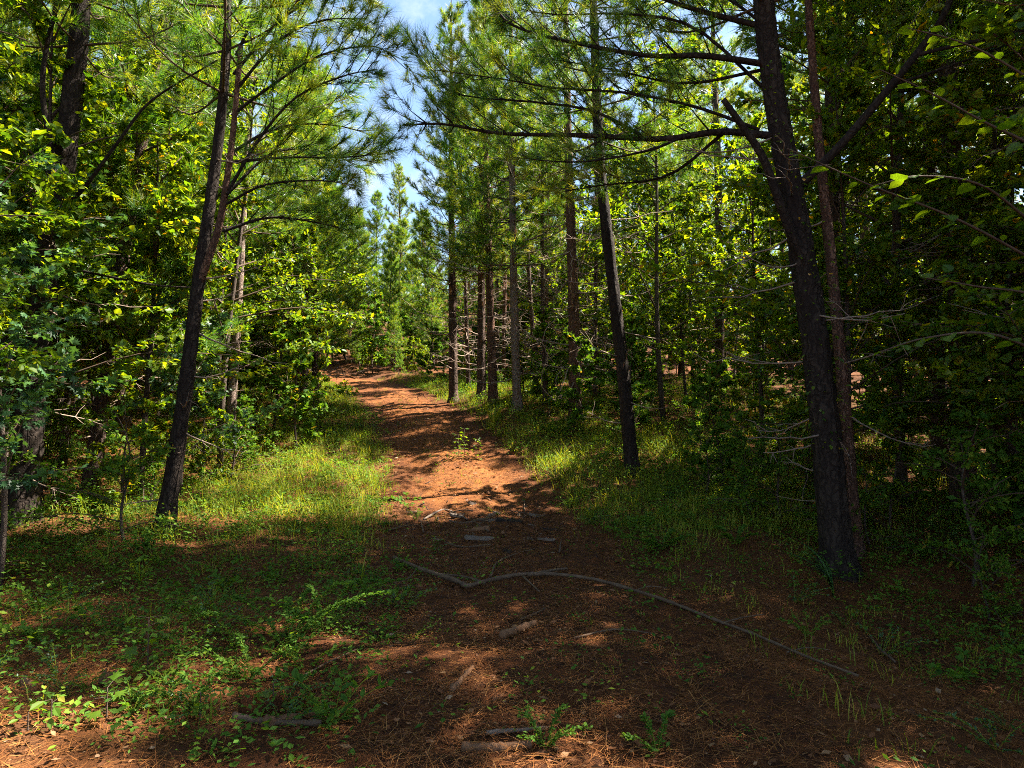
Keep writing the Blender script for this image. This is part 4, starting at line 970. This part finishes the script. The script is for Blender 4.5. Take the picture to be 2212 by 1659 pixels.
def wand_proto(seed, n, L, lsz, m):
    rg = np.random.default_rng(seed); gs = G(); gl = G()
    for i in range(n):
        az = rg.uniform(0, 6.283); l = L * rg.uniform(.6, 1.1); el = rg.uniform(.5, 1.3); t = np.linspace(0, 1, 8)[:, None]; d = np.array([math.cos(az), math.sin(az), 0])
        p = d * l * t * math.cos(el) + np.array([0, 0, 1.]) * l * (math.sin(el) * t - .5 * math.sin(el) * t ** 2.2)
        segs(gs, p[:-1], p[1:], .0025, .0018); N = int(l * 1.9 / lsz); q = rg.uniform(.1, 1, N); P = np.array([np.interp(q, t[:, 0], p[:, j]) for j in range(3)]).T
        sd = np.cross(d, [0, 0, 1.]); A = d * .6 + sd * np.where(rg.random(N) < .5, 1, -1)[:, None] * .8 + rg.normal(0, .3, (N, 3)) + [0, 0, .25]
        leaves(gl, P, A, np.array([0, 0, 1.]) + rg.normal(0, .4, (N, 3)), lsz * rg.uniform(.7, 1.3, N), 'small' if lsz < .04 else 'oval', np.clip(rg.normal(.5, .18, N), 0, 1))
    return [('stem_cluster', gs.mesh('weed_stems', M['grass'], True), 'stuff'), ('foliage', gl.mesh('weed_leaves', M[m]), 'stuff')]
WEED = [wand_proto(71, 7, .42, .018, 'leaf_sky_tint'), wand_proto(72, 6, .34, .03, 'cover'), wand_proto(73, 5, .45, .05, 'cover'), wand_proto(74, 8, .3, .022, 'cover')]
WLAB = ['feathery bush clover', 'small-leaved weed', 'broad-leaved weed', 'tufted fine-leaved weed']
rw = np.random.default_rng(640); wn_ = 0
while wn_ < 230:
    y = 3.4 + 15 * rw.random() ** 1.4; x = rw.uniform(-.8 * y, .8 * y); d = float(pathd(x, y))
    if not (d < -.7 or d > (2.1 if y < 8 else 1.35)) or abs(d) > 5.5: continue
    if d > 0 and y < 8 and rw.random() < .6: continue
    k = rw.choice(4, p=[.34, .26, .12, .28]); wn_ += 1
    zz = ('among the left weeds before the leaning trunk' if y < 8.8 else 'on the grassy left verge past the leaning trunk') if d < 0 else ('around the big black pine' if y < 8.8 else 'on the right verge past the fallen branch')
    place(WEED[k], 'weed', (x, y, sz(x, y) - .01), rw.uniform(0, 6.28), rw.uniform(.6, 1.25), WLAB[k] + ' ' + zz, 'weed', WLAB[k] + ' ' + zz)

# a near branch of large backlit leaves reaching in from a sapling at the right
rg = np.random.default_rng(900)
rx, ry = 3.75, 4.3
root = thing('overhanging_sapling', (rx, ry, hz(rx, ry)), 'sapling with large bright leaves hanging in from beside the right verge', 'tree')
g = G(); tp = catmull(np.array([(0, 0, -.1), (.05, .03, 1.6), (-.02, .02, 3.0), (-.15, 0, 4.4)]), 14); tube(g, tp, np.linspace(.035, .01, 14), 8); obj('trunk', g.mesh('trunk', M['bark_smooth'], True), root)
base = np.array([rx, ry, hz(rx, ry)])
for (pts, n) in [([(2230, 560, 4.2), (2060, 470, 4.1), (1880, 400, 4.1), (1700, 320, 4.2)], 18), ([(2230, 480, 4.2), (2120, 400, 4.0), (1990, 380, 3.9), (1890, 400, 3.9)], 14),
                 ([(2240, 320, 4.2), (2120, 260, 4.2), (2010, 200, 4.2), (1900, 150, 4.2)], 14), ([(2240, 760, 4.2), (2130, 720, 4.0), (2000, 730, 3.9), (1900, 760, 3.9)], 12),
                 ([(2240, 180, 4.3), (2100, 100, 4.3), (1960, 60, 4.3)], 12), ([(2240, 640, 4.3), (2120, 620, 4.4), (2000, 600, 4.5)], 10)]:
    w = [at(u, v, Y) - base for (u, v, Y) in pts]; w = [np.array([tp[:, 0].mean(), 0, w[0][2] - .25])] + w
    p = catmull(np.array(w), 24); g = G(); tube(g, p, np.linspace(.012, .003, 24), 5); br = obj('branch', g.mesh('branch', M['twig'], True), root)
    for i in range(n):
        q = p[int(6 + 17 * (i + .5) / n)]; t = unit(p[-1] - p[6]); sd = np.cross(t, [0, 0, 1.]) * (1 if i % 2 else -1)
        d = t * .5 + sd * .9 + rg.normal(0, .25, 3); d[2] -= .25
        leaf_obj(br, q + unit(d) * .02, d, rg.uniform(.065, .115), 'heart' if rg.random() < .6 else 'oval', rg, .3)
